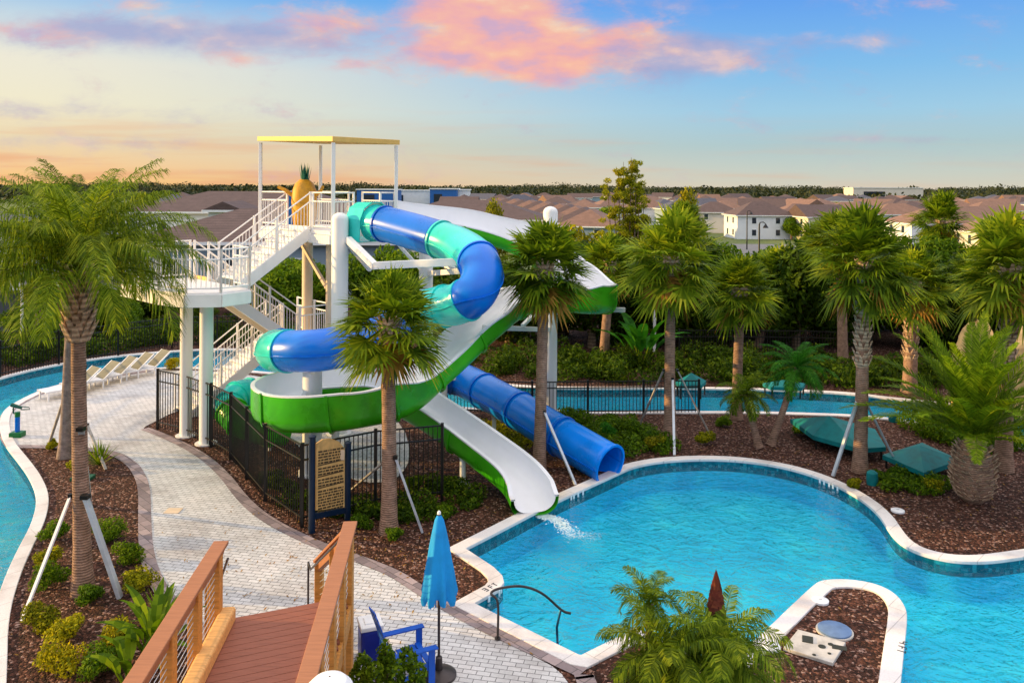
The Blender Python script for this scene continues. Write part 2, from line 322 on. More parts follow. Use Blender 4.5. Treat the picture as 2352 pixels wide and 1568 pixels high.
# ------------------------------------------------------------------ mesh building
class MB:
    def __init__(s): s.v = []; s.f = []
    def add(s, vs, fs):
        o = len(s.v); s.v += [tuple(p) for p in vs]; s.f += [tuple(i + o for i in f) for f in fs]; return s
    def box(s, c, d, rz=0, M_=None):
        x, y, z = d[0] / 2, d[1] / 2, d[2] / 2
        vs = [Vector((a * x, b * y, e * z)) for a in (-1, 1) for b in (-1, 1) for e in (-1, 1)]
        m = Matrix.Rotation(rz, 3, 'Z') if M_ is None else M_
        vs = [m @ p + Vector(c) for p in vs]
        return s.add(vs, [(0, 1, 3, 2), (4, 6, 7, 5), (0, 4, 5, 1), (2, 3, 7, 6), (0, 2, 6, 4), (1, 5, 7, 3)])
    def beam(s, a, b, w, h, up=(0, 0, 1)):
        a, b = Vector(a), Vector(b); t = (b - a); ln = t.length; t.normalize(); upv = Vector(up)
        if abs(t.dot(upv)) > .98: upv = Vector((0, 1, 0)) if abs(t.y) < .9 else Vector((1, 0, 0))
        sd_ = t.cross(upv).normalized(); u_ = sd_.cross(t)
        vs = []
        for p in (a, b):
            for i, j in ((-1, -1), (1, -1), (1, 1), (-1, 1)): vs.append(p + sd_ * (i * w / 2) + u_ * (j * h / 2))
        return s.add(vs, [(3, 2, 1, 0), (4, 5, 6, 7), (0, 1, 5, 4), (1, 2, 6, 5), (2, 3, 7, 6), (3, 0, 4, 7)])
    def tube(s, pts, r, seg=12, caps=True):
        pts = [Vector(p) for p in pts]; n = len(pts); rs = r if isinstance(r, (list, tuple)) else [r] * n
        o = len(s.v); up = None
        for i, p in enumerate(pts):
            t = (pts[min(i + 1, n - 1)] - pts[max(i - 1, 0)]).normalized()
            if up is None: up = Vector((0, 0, 1)) if abs(t.z) < .9 else Vector((1, 0, 0))
            a = t.cross(up)
            if a.length < 1e-4: up = Vector((0, 1, 0)); a = t.cross(up)
            a.normalize(); b = a.cross(t).normalized(); up = b
            for k in range(seg):
                q = 2 * math.pi * k / seg; s.v.append(tuple(p + (a * math.cos(q) + b * math.sin(q)) * rs[i]))
        for i in range(n - 1):
            for k in range(seg):
                k2 = (k + 1) % seg; s.f.append((o + i * seg + k, o + i * seg + k2, o + (i + 1) * seg + k2, o + (i + 1) * seg + k))
        if caps: s.f.append(tuple(o + k for k in reversed(range(seg)))); s.f.append(tuple(o + (n - 1) * seg + k for k in range(seg)))
        return s
    def lathe(s, prof, c=(0, 0, 0), seg=24):
        o = len(s.v); c = Vector(c)
        for r, z in prof:
            for k in range(seg):
                q = 2 * math.pi * k / seg; s.v.append((c.x + r * math.cos(q), c.y + r * math.sin(q), c.z + z))
        for i in range(len(prof) - 1):
            for k in range(seg):
                k2 = (k + 1) % seg; s.f.append((o + i * seg + k, o + i * seg + k2, o + (i + 1) * seg + k2, o + (i + 1) * seg + k))
        s.f.append(tuple(o + k for k in reversed(range(seg)))); s.f.append(tuple(o + (len(prof) - 1) * seg + k for k in range(seg)))
        return s
    def prism(s, poly, z0, z1):
        n = len(poly); vs = [(p[0], p[1], z0) for p in poly] + [(p[0], p[1], z1) for p in poly]
        tri = tessellate_polygon([[Vector((p[0], p[1], 0)) for p in poly]])
        fs = [tuple(i + n for i in t) for t in tri] + [tuple(reversed(t)) for t in tri] + [(i, (i + 1) % n, n + (i + 1) % n, n + i) for i in range(n)]
        return s.add(vs, fs)
    def build(s, name, mat, parent=None, smooth=False, bevel=0, loc=None):
        me = bpy.data.meshes.new(name); me.from_pydata(s.v, [], s.f); me.update()
        o = bpy.data.objects.new(name, me); col.objects.link(o)
        if mat is not None: me.materials.append(MT[mat])
        if smooth:
            me.polygons.foreach_set('use_smooth', [True] * len(me.polygons))
            me.set_sharp_from_angle(angle=R(40))
        if bevel:
            b = o.modifiers.new('bevel', 'BEVEL'); b.width = bevel; b.segments = 2; b.limit_method = 'ANGLE'
        if parent is not None:
            o.parent = parent; o.matrix_parent_inverse = Matrix.Translation(-parent.location) if parent.type == 'EMPTY' and parent.rotation_euler.z == 0 else parent.matrix_world.inverted()
        return o
def quads_obj(name, V, mat, parent=None, smooth=False):
    V = np.asarray(V, dtype=np.float32).reshape(-1, 4, 3); n = len(V)
    me = bpy.data.meshes.new(name); me.vertices.add(4 * n); me.vertices.foreach_set('co', V.ravel())
    me.loops.add(4 * n); me.loops.foreach_set('vertex_index', np.arange(4 * n, dtype=np.int32))
    me.polygons.add(n); me.polygons.foreach_set('loop_start', np.arange(0, 4 * n, 4, dtype=np.int32))
    me.update(calc_edges=True); me.validate(); me.materials.append(MT[mat])
    o = bpy.data.objects.new(name, me); col.objects.link(o)
    if parent is not None: o.parent = parent
    return o
def tag(o, label, cat, group=None, kind=None):
    o['label'] = label; o['category'] = cat
    if group: o['group'] = group
    if kind: o['kind'] = kind
    return o
def thing(name, loc, label, cat, group=None, rz=0):
    o = bpy.data.objects.new(name, None); col.objects.link(o); o.location = loc; o.rotation_euler = (0, 0, rz)
    o.empty_display_size = .2
    return tag(o, label, cat, group)
def struct(o, kind='structure'): o['kind'] = kind; return o
def loc_thing(name, loc, label, cat, group=None, rz=0):
    """thing whose parts are built in local coordinates"""
    return thing(name, loc, label, cat, group, rz)
def part(mb, name, mat, parent, smooth=False, bevel=0):
    """part built in the LOCAL coordinates of its parent"""
    o = mb.build(name, mat, None, smooth, bevel); o.parent = parent; return o
def copy_thing(src, loc, rz, scale, label, group=None):
    r = src.copy(); col.objects.link(r); r.location = loc; r.rotation_euler = (0, 0, rz); r.scale = (scale,) * 3 if not isinstance(scale, tuple) else scale
    r['label'] = label
    if group: r['group'] = group
    for ch in list(src.children):
        c = ch.copy(); col.objects.link(c); c.parent = r
        for g in list(ch.children):
            d = g.copy(); col.objects.link(d); d.parent = c
    return r

# ------------------------------------------------------------------ outlines
def chaikin(pts, it=2, closed=True):
    """pts: (x,y[,1]) ; third value 1 keeps the corner"""
    P = [(Vector((p[0], p[1])), len(p) > 2) for p in pts]
    for _ in range(it):
        Q = []; n = len(P)
        for i in range(n if closed else n - 1):
            (a, ca), (b, cb) = P[i], P[(i + 1) % n]
            if ca: Q.append((a, True))
            elif not closed and i == 0: Q.append((a, False))
            Q.append((a.lerp(b, .12 if ca else .25), False)); Q.append((a.lerp(b, .88 if cb else .75), False))
        if not closed: Q.append(P[-1])
        P = Q
    return [p for p, _ in P]
def gp(pts): 
    r = []
    for p in pts:
        g = G(p[0], p[1]); r.append((g.x, g.y) + ((1,) if len(p) > 2 else ()))
    return r
def area(p): return sum(p[i][0] * p[(i + 1) % len(p)][1] - p[(i + 1) % len(p)][0] * p[i][1] for i in range(len(p))) / 2
def offset(poly, d):
    """outward offset of a closed polygon"""
    n = len(poly); sgn = 1 if area(poly) > 0 else -1; r = []
    for i in range(n):
        a, b, c = poly[i - 1], poly[i], poly[(i + 1) % n]
        t1 = (b - a).normalized(); t2 = (c - b).normalized()
        n1 = Vector((t1.y, -t1.x)) * sgn; n2 = Vector((t2.y, -t2.x)) * sgn
        m = (n1 + n2); 
        if m.length < 1e-3: m = n1
        m.normalize(); k = d / max(.5, m.dot(n1)); r.append(b + m * k)
    return r
def dedupe(poly, eps=.02):
    r = []
    for p in poly:
        if not r or (p - r[-1]).length > eps: r.append(p)
    if (r[0] - r[-1]).length < eps: r.pop()
    return r
def sheet(name, outer, holes, z, mat):
    loops = [[Vector((p[0], p[1], 0)) for p in lp] for lp in [outer] + holes]
    tri = tessellate_polygon(loops); flat = [p for lp in loops for p in lp]
    m = MB(); m.add([(p.x, p.y, z) for p in flat], [t for t in tri]); o = m.build(name, mat)
    me = o.data
    for p in me.polygons:
        if p.normal.z < 0: p.flip()
    return struct(o)
def ring(poly_in, poly_out, z0, z1, m=None):
    """solid band between two matching outlines"""
    m = m or MB(); n = len(poly_in)
    vs = [(p.x, p.y, z1) for p in poly_in] + [(p.x, p.y, z1) for p in poly_out] + [(p.x, p.y, z0) for p in poly_in] + [(p.x, p.y, z0) for p in poly_out]
    fs = []
    for i in range(n):
        j = (i + 1) % n
        fs += [(i, j, n + j, n + i), (2 * n + i, 3 * n + i, 3 * n + j, 2 * n + j), (i, 2 * n + i, 2 * n + j, j), (n + i, n + j, 3 * n + j, 3 * n + i)]
    return m.add(vs, fs)
def walls(poly, z0, z1, m=None):
    m = m or MB(); n = len(poly)
    return m.add([(p.x, p.y, z0) for p in poly] + [(p.x, p.y, z1) for p in poly], [(i, (i + 1) % n, n + (i + 1) % n, n + i) for i in range(n)])

pool_px = [(1070, 1262, 1), (1190, 1200), (1275, 1155), (1415, 1092), (1450, 1075), (1500, 1064), (1560, 1058), (1640, 1056), (1720, 1061), (1800, 1074), (1870, 1094),
           (1930, 1120), (1985, 1153), (2020, 1186), (2036, 1212), (2056, 1240), (2090, 1264), (2140, 1281), (2200, 1292), (2270, 1293), (2352, 1282), (2480, 1262), (2700, 1240),
           (3100, 1300), (3250, 1500), (3200, 1900), (2500, 2300), (2050, 2300), (2040, 1900), (2062, 1640), (2076, 1500), (2084, 1430), (2082, 1400), (2062, 1370), (2030, 1350),
           (1990, 1338), (1940, 1332), (1890, 1334), (1868, 1345), (1745, 1463, 1), (1655, 1537, 1), (1460, 1445, 1), (1333, 1508, 1), (1090, 1388, 1), (1182, 1336)]
pool = dedupe(chaikin(gp(pool_px), 2))
river_px = [(8, 1020), (-2, 985), (2, 950), (30, 927), (90, 898), (138, 883), (240, 862), (345, 846), (430, 843), (520, 848), (700, 862), (850, 888), (950, 914), (1025, 933), (1130, 941),
            (1274, 946), (1523, 946), (1720, 945), (1882, 950), (1960, 953), (2080, 964), (2200, 990), (2400, 1040), (2700, 1060), (2700, 990), (2400, 962), (2200, 932), (2041, 917), (1960, 906), (1844, 900), (1739, 896),
            (1559, 893), (1274, 894), (1160, 887), (1100, 879), (1000, 861), (850, 831), (700, 812), (520, 802), (400, 808), (300, 816), (200, 828), (100, 845), (0, 870), (-250, 950), (-500, 1150), (-600, 1500), (-500, 2000), (-60, 1900), (-30, 1560),
            (-22, 1430), (6, 1338), (39, 1266), (74, 1202), (86, 1146), (69, 1101), (45, 1066)]
river = dedupe(chaikin(gp(river_px), 2))
CW = .30
pool_o = offset(pool, CW); river_o = offset(river, .26)
mid_pool = offset(pool, CW * .5); mid_river = offset(river, .13)
outer = [Vector((-60, -8)), Vector((60, -8)), Vector((60, 62)), Vector((-60, 62))]
sheet('ground', outer, [mid_pool, mid_river], 0.0, 'mulch')
WL = -.095
sheet('water', pool, [], WL, 'water')
sheet('river_water', river, [], WL, 'riverwater')
for nm, pl, po in (('pool', pool, pool_o), ('river', river, river_o)):
    struct(ring(pl, po, -.035, .035).build(nm + '_coping', 'coping', smooth=False, bevel=.012))
    q = offset(pl, .02)
    struct(walls(q, -.30, -.036).build(nm + '_waterline_tile', 'tile'))
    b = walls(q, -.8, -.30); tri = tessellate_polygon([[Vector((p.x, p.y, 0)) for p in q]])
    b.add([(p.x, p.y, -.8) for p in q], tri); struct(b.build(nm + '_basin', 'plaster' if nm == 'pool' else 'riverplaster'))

# paved deck and path
path_px = [(345, 846), (240, 862), (138, 883), (90, 898), (30, 927), (2, 950), (-2, 985), (10, 1022), (27, 1026), (135, 1026), (255, 1036), (305, 1066), (325, 1097), (333, 1130), (333, 1190), (336, 1266), (351, 1319),
           (378, 1367), (430, 1420), (500, 1480), (560, 1580), (560, 1900), (560, 2200), (1500, 2200), (1350, 1700), (1330, 1548), (1200, 1482), (1098, 1434), (1004, 1382), (943, 1342), (902, 1316), (820, 1284), (728, 1252), (687, 1233), (632, 1206),
           (586, 1175), (549, 1137), (522, 1098), (480, 1058), (430, 1026), (368, 998), (332, 985), (362, 970), (420, 940), (520, 940), (600, 960), (760, 1100), (900, 1120), (960, 1060), (930, 960), (800, 900), (600, 862), (480, 850), (400, 850)]
deck = dedupe(chaikin(gp(path_px), 2))
# keep the deck off the coping: shrink where it meets the river
sheet('path', offset(deck, -.12), [], .012, 'paver')
def strip(pts_px, width, z, name, mat, ext=None):
    P = chaikin(gp(pts_px), 2, closed=False); m = MB(); n = len(P)
    A = []
    for i, p in enumerate(P):
        t = (P[min(i + 1, n - 1)] - P[max(i - 1, 0)]).normalized(); nn = Vector((-t.y, t.x)); A.append((p + nn * width / 2, p - nn * width / 2))
    m.add([(a.x, a.y, z) for a, b in A] + [(b.x, b.y, z) for a, b in A], [(i, i + 1, n + i + 1, n + i) for i in range(n - 1)])
    o = m.build(name, mat)
    for p in o.data.polygons:
        if p.normal.z < 0: p.flip()
    return struct(o)
strip([(27, 1026), (135, 1027), (255, 1037), (303, 1064), (324, 1097), (332, 1130), (332, 1190), (335, 1266), (350, 1319), (376, 1367), (430, 1424), (500, 1485)], .27, .02, 'path_border', 'border')
strip([(1338, 1546), (1200, 1482), (1098, 1434), (1004, 1382), (943, 1341), (902, 1315), (820, 1283), (728, 1251), (687, 1232), (632, 1205), (586, 1174), (549, 1137), (521, 1098), (480, 1058), (430, 1026), (368, 998), (332, 985)], .27, .02, 'path_border', 'border')
strip([(345, 852), (240, 868), (138, 889), (90, 904), (34, 932), (12, 953), (8, 985), (16, 1012), (27, 1026)], .3, .02, 'path_border', 'border')
strip([(1345, 1560), (1338, 1546), (1400, 1700), (1500, 2000)], .3, .024, 'path_border', 'border')

# far terrain: gently falling away behind the resort
def far_h(x, y):
    d = max(0, max(y - 62, abs(x) - 60)); t = min(1, d / 40); return -4.0 * t * t * (3 - 2 * t) - .02
def far_grid():
    xs = [-6000, -3000, -1500, -800, -400, -250, -160, -120, -100, -90, -80, -70, -60] + list(range(-50, 60, 10)) + [60, 70, 80, 90, 100, 120, 160, 250, 400, 800, 1500, 3000, 6000]
    ys = [-400, -100, -50, -30, -8, 0, 10, 20, 30, 40, 50, 62, 70, 80, 90, 100, 120, 160, 250, 400, 800, 1500, 3000, 6000, 12000]
    m = MB(); m.v = [(x, y, far_h(x, y) if (abs(x) > 60 or y > 62) else -.02) for y in ys for x in xs]; nx = len(xs)
    for j in range(len(ys) - 1):
        for i in range(nx - 1):
            if xs[i] >= -60 and xs[i + 1] <= 60 and ys[j] >= -8 and ys[j + 1] <= 62: continue
            m.f.append((j * nx + i, j * nx + i + 1, (j + 1) * nx + i + 1, (j + 1) * nx + i))
    return m
struct(far_grid().build('terrain', 'grass'))

# ------------------------------------------------------------------ foliage generators
def nrng(seed): return np.random.default_rng(seed)
def blade_quads(A, B, wdt, nrm):
    """quads from A to B (n,3) with half widths wdt at A and wdt2 at B given as tuple"""
    pass
def leaf_cloud(n, lobes, size, seed, flat=.5, aspect=.45):
    """lobes: list of (centre, radii). leaf-shaped quads over the lobes"""
    g = nrng(seed); w_ = np.array([r[0] * r[1] + r[1] * r[2] + r[0] * r[2] for c, r in lobes]); w_ = w_ / w_.sum()
    idx = g.choice(len(lobes), n, p=w_)
    c = np.array([l[0] for l in lobes])[idx]; r = np.array([l[1] for l in lobes])[idx]
    d = g.normal(size=(n, 3)); d /= np.linalg.norm(d, axis=1)[:, None]
    rad = g.uniform(.45, 1.08, size=(n, 1)) ** .6
    p = c + d * r * rad
    nrm = d + g.normal(size=(n, 3)) * .7; nrm /= np.linalg.norm(nrm, axis=1)[:, None]
    a = np.cross(nrm, g.normal(size=(n, 3))); a /= np.linalg.norm(a, axis=1)[:, None]
    b = np.cross(nrm, a); s = size * g.uniform(.6, 1.4, size=(n, 1))
    return np.stack([p - a * s, p + b * s * aspect, p + a * s, p - b * s * aspect], axis=1)
def lumpy(cx, cy, cz, rx, ry, rz, k, seed, ground=False):
    g = random.Random(seed); out_ = []
    for i in range(k):
        th = g.uniform(0, 2 * math.pi); ph = g.uniform(-.9, 1); q = g.uniform(.35, .75); s = math.sqrt(max(0, 1 - ph * ph))
        f_ = g.uniform(.32, .55)
        out_.append(((cx + rx * q * s * math.cos(th), cy + ry * q * s * math.sin(th), cz + rz * q * ph), (rx * f_, ry * f_, rz * f_)))
    out_.append(((cx, cy, cz), (rx * .6, ry * .6, rz * .62)))
    return out_
def unit(v): return v / np.linalg.norm(v, axis=-1, keepdims=True)
def fan_crown(R_, nleaf, seed, emin=-40, emax=85, blades=24):
    g = random.Random(seed); out_ = []
    ga = 2.39996
    for i in range(nleaf):
        f_ = (i + .5) / nleaf
        e = R(emin + (emax - emin) * (1 - f_) ** .9 + g.uniform(-8, 8)); az = i * ga + g.uniform(-.3, .3)
        D = np.array([math.cos(e) * math.cos(az), math.cos(e) * math.sin(az), math.sin(e)])
        S = np.array([-math.sin(az), math.cos(az), 0]); tw = g.uniform(-.5, .5)
        U = np.cross(D, S); U = U if U[2] > 0 else -U
        S2 = S * math.cos(tw) + U * math.sin(tw); U2 = np.cross(S2, D); U2 = U2 if U2[2] >= 0 else -U2
        pl = R_ * g.uniform(.26, .56); fl = R_ * g.uniform(.44, .60)
        hub = D * pl + np.array([0, 0, -.10 * pl * math.cos(e)])
        # petiole
        pw = .016 * R_ + .004
        out_.append([np.zeros(3) - S2 * pw, np.zeros(3) + S2 * pw, hub + S2 * pw * .7, hub - S2 * pw * .7])
        span = R(g.uniform(105, 125))
        for k in range(blades):
            a = -span + 2 * span * k / (blades - 1) + g.uniform(-.03, .03)
            bd = D * math.cos(a) + S2 * math.sin(a) + U2 * (.22 + g.uniform(-.08, .08)) * abs(math.sin(a))
            bd /= np.linalg.norm(bd); ln = fl * (.72 + .28 * math.cos(a)) * g.uniform(.88, 1.05)
            m_ = hub + bd * ln * .5 + np.array([0, 0, -.06 * ln]); droop = g.uniform(.2, .65)
            tip = hub + bd * ln * (1 - .06) + np.array([0, 0, -droop * ln * .6])
            sd_ = np.cross(bd, U2); sd_ /= (np.linalg.norm(sd_) + 1e-6); w_ = ln * .5 * span / blades * 1.05
            out_.append([hub - sd_ * .004, hub + sd_ * .004, m_ + sd_ * w_, m_ - sd_ * w_])
            out_.append([m_ - sd_ * w_, m_ + sd_ * w_, tip + sd_ * .002, tip - sd_ * .002])
    return np.array(out_)
def frond(az, e0, length, bend, leaflet, nl, seed, fwd=.5, droop=.2, vee=.25, wid=.016, rw=.018, taper0=.12):
    g = random.Random(seed); N_ = 14; out_ = []
    p = np.zeros(3); e = e0; pts = [p.copy()]; seg = length / N_
    tw = g.uniform(-.12, .12)
    for i in range(N_):
        a = az + tw * i / N_
        d = np.array([math.cos(e) * math.cos(a), math.cos(e) * math.sin(a), math.sin(e)]); p = p + d * seg; pts.append(p.copy()); e -= bend / N_ * (.5 + 1.1 * i / N_)
    pts = np.array(pts); S = np.array([-math.sin(az), math.cos(az), 0.0])
    for i in range(N_):
        w1 = rw * (1 - i / N_) + .003; w2 = rw * (1 - (i + 1) / N_) + .003
        t = pts[i + 1] - pts[i]; t /= np.linalg.norm(t); U = np.cross(S, t)
        out_.append([pts[i] - S * w1, pts[i] + S * w1, pts[i + 1] + S * w2, pts[i + 1] - S * w2])
        out_.append([pts[i] - U * w1, pts[i] + U * w1, pts[i + 1] + U * w2, pts[i + 1] - U * w2])
    for k in range(nl):
        f_ = taper0 + (1 - taper0) * (k + .5) / nl; x = f_ * N_; i = min(N_ - 1, int(x)); q = x - i
        b = pts[i] * (1 - q) + pts[i + 1] * q; t = pts[i + 1] - pts[i]; t /= np.linalg.norm(t); U = np.cross(t, S); U = U if U[2] > 0 else -U
        ll = leaflet * (math.sin(math.pi * min(1, .12 + f_ * .88)) ** .6 * .85 + .15) * g.uniform(.85, 1.1)
        for s_ in (-1, 1):
            d = S * s_ + t * (fwd + .5 * f_ + g.uniform(-.12, .12)) + U * (vee * g.uniform(.2, 1.6) + (g.uniform(-.45, .7) if leaflet > .5 else 0)); d /= np.linalg.norm(d)
            m_ = b + d * ll * .5 + np.array([0, 0, -droop * ll * .18]); tip = b + d * ll * (1 - .3 * droop) + np.array([0, 0, -droop * ll])
            wv = np.cross(d, U); wv /= (np.linalg.norm(wv) + 1e-6); w_ = wid * g.uniform(.8, 1.2)
            out_.append([b - wv * w_ * .4, b + wv * w_ * .4, m_ + wv * w_, m_ - wv * w_]); out_.append([m_ - wv * w_, m_ + wv * w_, tip + wv * .002, tip - wv * .002])
    return np.array(out_)
def feather_crown(n, length, seed, emin=-20, emax=80, bend=1.5, **kw):
    g = random.Random(seed); out_ = []
    for i in range(n):
        f_ = (i + .5) / n; e = R(emin + (emax - emin) * (1 - f_) + g.uniform(-6, 6)); az = i * 2.39996 + g.uniform(-.25, .25)
        out_.append(frond(az, e, length * g.uniform(.85, 1.1), bend * g.uniform(.75, 1.15) * (.6 + .5 * math.cos(e)), kw['leaflet'], kw['nl'], seed * 100 + i,
                          kw.get('fwd', .5), kw.get('droop', .2), kw.get('vee', .25), kw.get('wid', .016), kw.get('rw', .018), kw.get('taper0', .12)))
    return np.concatenate(out_)
def trunk_mb(p0, p1, r0, r1, flare=1.35, wob=.01, n=26, seed=0, belly=0):
    g = random.Random(seed); pts = []; rs = []
    p0, p1 = Vector(p0), Vector(p1)
    for i in range(n + 1):
        f_ = i / n; p = p0.lerp(p1, f_); p.x += wob * math.sin(f_ * 5 + seed); pts.append(p)
        r = r0 + (r1 - r0) * f_; r *= 1 + (flare - 1) * math.exp(-f_ * 12) + belly * math.sin(math.pi * min(1, f_ * 1.0)); r *= 1 + .035 * (i % 2) + g.uniform(-.012, .012); rs.append(r)
    return MB().tube(pts, rs, 16)
def boots_mb(p0, p1, r, rows, seed=0, per=8, ln=.24, tilt=.55, wdt=.09):
    g = random.Random(seed); m = MB(); p0, p1 = Vector(p0), Vector(p1)
    for i in range(rows):
        c = p0.lerp(p1, i / max(1, rows - 1))
        for k in range(per):
            a = 2 * math.pi * (k + .5 * (i % 2)) / per + g.uniform(-.12, .12); d = Vector((math.cos(a), math.sin(a), 0)); s = Vector((-d.y, d.x, 0))
            b = c + d * (r * .85); l = ln * g.uniform(.7, 1.25); t = b + d * (l * tilt) + Vector((0, 0, l)) + s * g.uniform(-.04, .04)
            w0, w1 = wdt * g.uniform(.8, 1.2), wdt * .45
            m.add([b - s * w0, b + s * w0, b + s * w0 * .8 + d * .03, b - s * w0 * .8 + d * .03, t - s * w1, t + s * w1, t + s * w1 + d * .02, t - s * w1 + d * .02],
                  [(0, 1, 2, 3), (4, 7, 6, 5), (0, 4, 5, 1), (1, 5, 6, 2), (2, 6, 7, 3), (3, 7, 4, 0)])
    return m
# shared crown meshes
fan_me = [quads_obj('crown', fan_crown(1.14, 68, 11 + i, [-58, -50, -62, -54][i], 88, 24), 'leaf_fan') for i in range(4)]
dead_me = [quads_obj('dead_frond', fan_crown(1.02, 7, 71 + i, -74, -38, 20), 'leaf_dead') for i in range(3)]
proto_objs = fan_me + dead_me
def fan_palm(base, top, cr, tr, label, seed, tmat='trunk', boots=0, boot_from=0, dead=True, name='fan_palm', cr_mesh=None, rz=None, group='fan palms around the pool'):
    t = thing(name, base, label, 'palm tree', group)
    rel = top - base
    trk = part(trunk_mb((0, 0, 0), rel, tr, tr * .85, seed=seed), 'trunk', tmat, t, smooth=True)
    L_ = rel.length; d = rel / L_
    a = boot_from if boots else max(.5, 1 - .42 / L_)
    part(boots_mb(rel * a, rel * .99 if not boots else rel * .97, tr * .85, boots or 4, seed, 9 if boots else 8, .26 if boots else .3, .45, .075), 'leaf_base', 'boot', t)
    cm = cr_mesh or fan_me[seed % 4]
    c = cm.copy(); col.objects.link(c); c.name = 'crown'; c.parent = t; c.location = rel; c.scale = (cr * (1 + .06 * math.sin(seed * 5.1)), cr, cr * (1 + .13 * math.sin(seed * 3.3))); c.rotation_euler = (.12 * math.sin(seed * 2.3), .12 * math.cos(seed * 1.9), seed * 1.7)
    if dead:
        q = dead_me[seed % 3].copy(); col.objects.link(q); q.name = 'dead_frond'; q.parent = t; q.location = rel; q.scale = (cr,) * 3; q.rotation_euler = (0, 0, seed * 2.1)
    return t

PALMS = [
 # base px, crown px, crown radius, trunk radius, label, seed, boots(rows), from, dy
 ((893, 1222), (893, 728), 1.42, .165, 'middle fan palm between the closed blue umbrella and the rules sign', 0, 0, 0),
 ((1237, 1078), (1252, 602), 1.55, .155, 'fan palm crossing in front of the straight blue tube, left of the pool curve', 1, 0, 0),
 ((1538, 1005), (1541, 585), 1.72, .165, 'tallest broad fan palm behind the far pool edge, braced by three props', 2, 0, 0),
 ((1692, 962), (1700, 655), 1.35, .16, 'darker low fan palm just right of the tallest broad fan palm', 3, 0, 0),
 ((1386, 838), (1402, 600), 1.5, .2, 'leaning fan palm with reddish trunk beyond the river, between two white steel arms', 4, 0, 0),
 ((1937, 848), (1929, 545), 1.7, .2, 'fan palm with a smooth orange sunlit trunk beyond the river on the right', 5, 0, 0),
 ((1975, 1083), (1985, 585), 1.5, .165, 'scaly braced fan palm with criss-cross leaf bases beside the right curve of the pool', 6, 13, .5),
 ((2088, 900), (2098, 640), 1.7, .24, 'stout fan palm with scaly trunk seen behind the big date palm fronds', 7, 12, .3),
 ((2303, 1080), (2322, 600), 1.62, .2, 'fan palm with scaly upper trunk at the right edge above the date palm', 8, 13, .48),
 ((93, 775), (92, 655), 1.1, .2, 'small fan palm with shaggy trunk left of the tall feathery palms, beyond the fence', 9, 12, .1),
]
for b, c, cr, tr, lab, sd_, bt, bf in PALMS:
    base = G(*b); top = WD(c[0], c[1], base.y); top.z -= cr * .12
    fan_palm(base, top, cr, tr, lab, sd_, boots=bt, boot_from=bf)
b = WD(2168, 700, 46); b.z = 0; fan_palm(b, WD(2160, 510, 46), 1.75, .19, 'fan palm standing apart against the far rooftops, above the date palm', 10, group='fan palms around the pool')
b = WD(1740, 700, 38); b.z = 0; fan_palm(b, WD(1795, 630, 38), 1.7, .18, 'dark green fan palm in front of the pale car park, beyond the river', 11)
b = WD(2010, 700, 40); b.z = 0; fan_palm(b, WD(1880, 575, 40), 1.6, .18, 'fan palm with golden hanging fronds left of the smooth orange trunk', 12, dead=True)
b = WD(2230, 700, 36); b.z = 0; fan_palm(b, WD(2240, 650, 36), 1.5, .18, 'low bushy fan palm between the two scaly trunked palms', 14)
b = WD(1570, 700, 44); b.z = 0; fan_palm(b, WD(1572, 500, 44), 1.2, .18, 'golden tipped fan palm peeping above the tallest broad fan palm', 13)
for o in proto_objs: bpy.data.objects.remove(o)

# tall feathery palms on the left
def feather_palm(base, top, n, ln, tr, label, seed, mat='leaf_queen', boots=True, tmat='trunk', group='feather leaved palms', **kw):
    t = thing('feather_palm', base, label, 'palm tree', group); rel = top - base
    part(trunk_mb((0, 0, 0), rel, tr, tr * .8, 1.5, seed=seed), 'trunk', tmat, t, smooth=True)
    qd = feather_crown(n, ln, seed, **kw)
    if seed == 22:
        for az_, e_, l_ in ((-.15, .75, 3.5), (.1, .9, 3.3), (-.35, .5, 3.3)): qd = np.concatenate([qd, frond(az_, e_, l_, 2.3, .6, 80, int(99 + az_ * 10), .5, .75, .1, .013, .022, .3)])
    o = quads_obj('crown', qd, mat); o.parent = t; o.location = rel
    if boots:
        L_ = rel.length
        part(boots_mb(rel * (1 - 1.15 / L_), rel * (1 - .05 / L_), tr * 1.15, 11, seed, 10, .32, .5, .09), 'leaf_base', 'boot', t)
    return t
b = G(190, 1362); feather_palm(b, WD(178, 640, b.y + .1), 50, 2.7, .145, 'front one of the close pair of tall feathery palms at the left', 21, emin=16, emax=84, bend=1.9, leaflet=.56, nl=84, droop=.5, fwd=.6, vee=.1, wid=.0105, rw=.02, taper0=.2)
b = G(150, 1050); feather_palm(b, WD(170, 575, b.y - .2), 42, 2.7, .15, 'rear grey trunked palm of the close feathery pair, its crown reaching right', 22, tmat='trunkgrey', emin=8, emax=84, bend=1.9, leaflet=.56, nl=76, droop=.5, fwd=.6, vee=.1, wid=.013, rw=.02, taper0=.2)
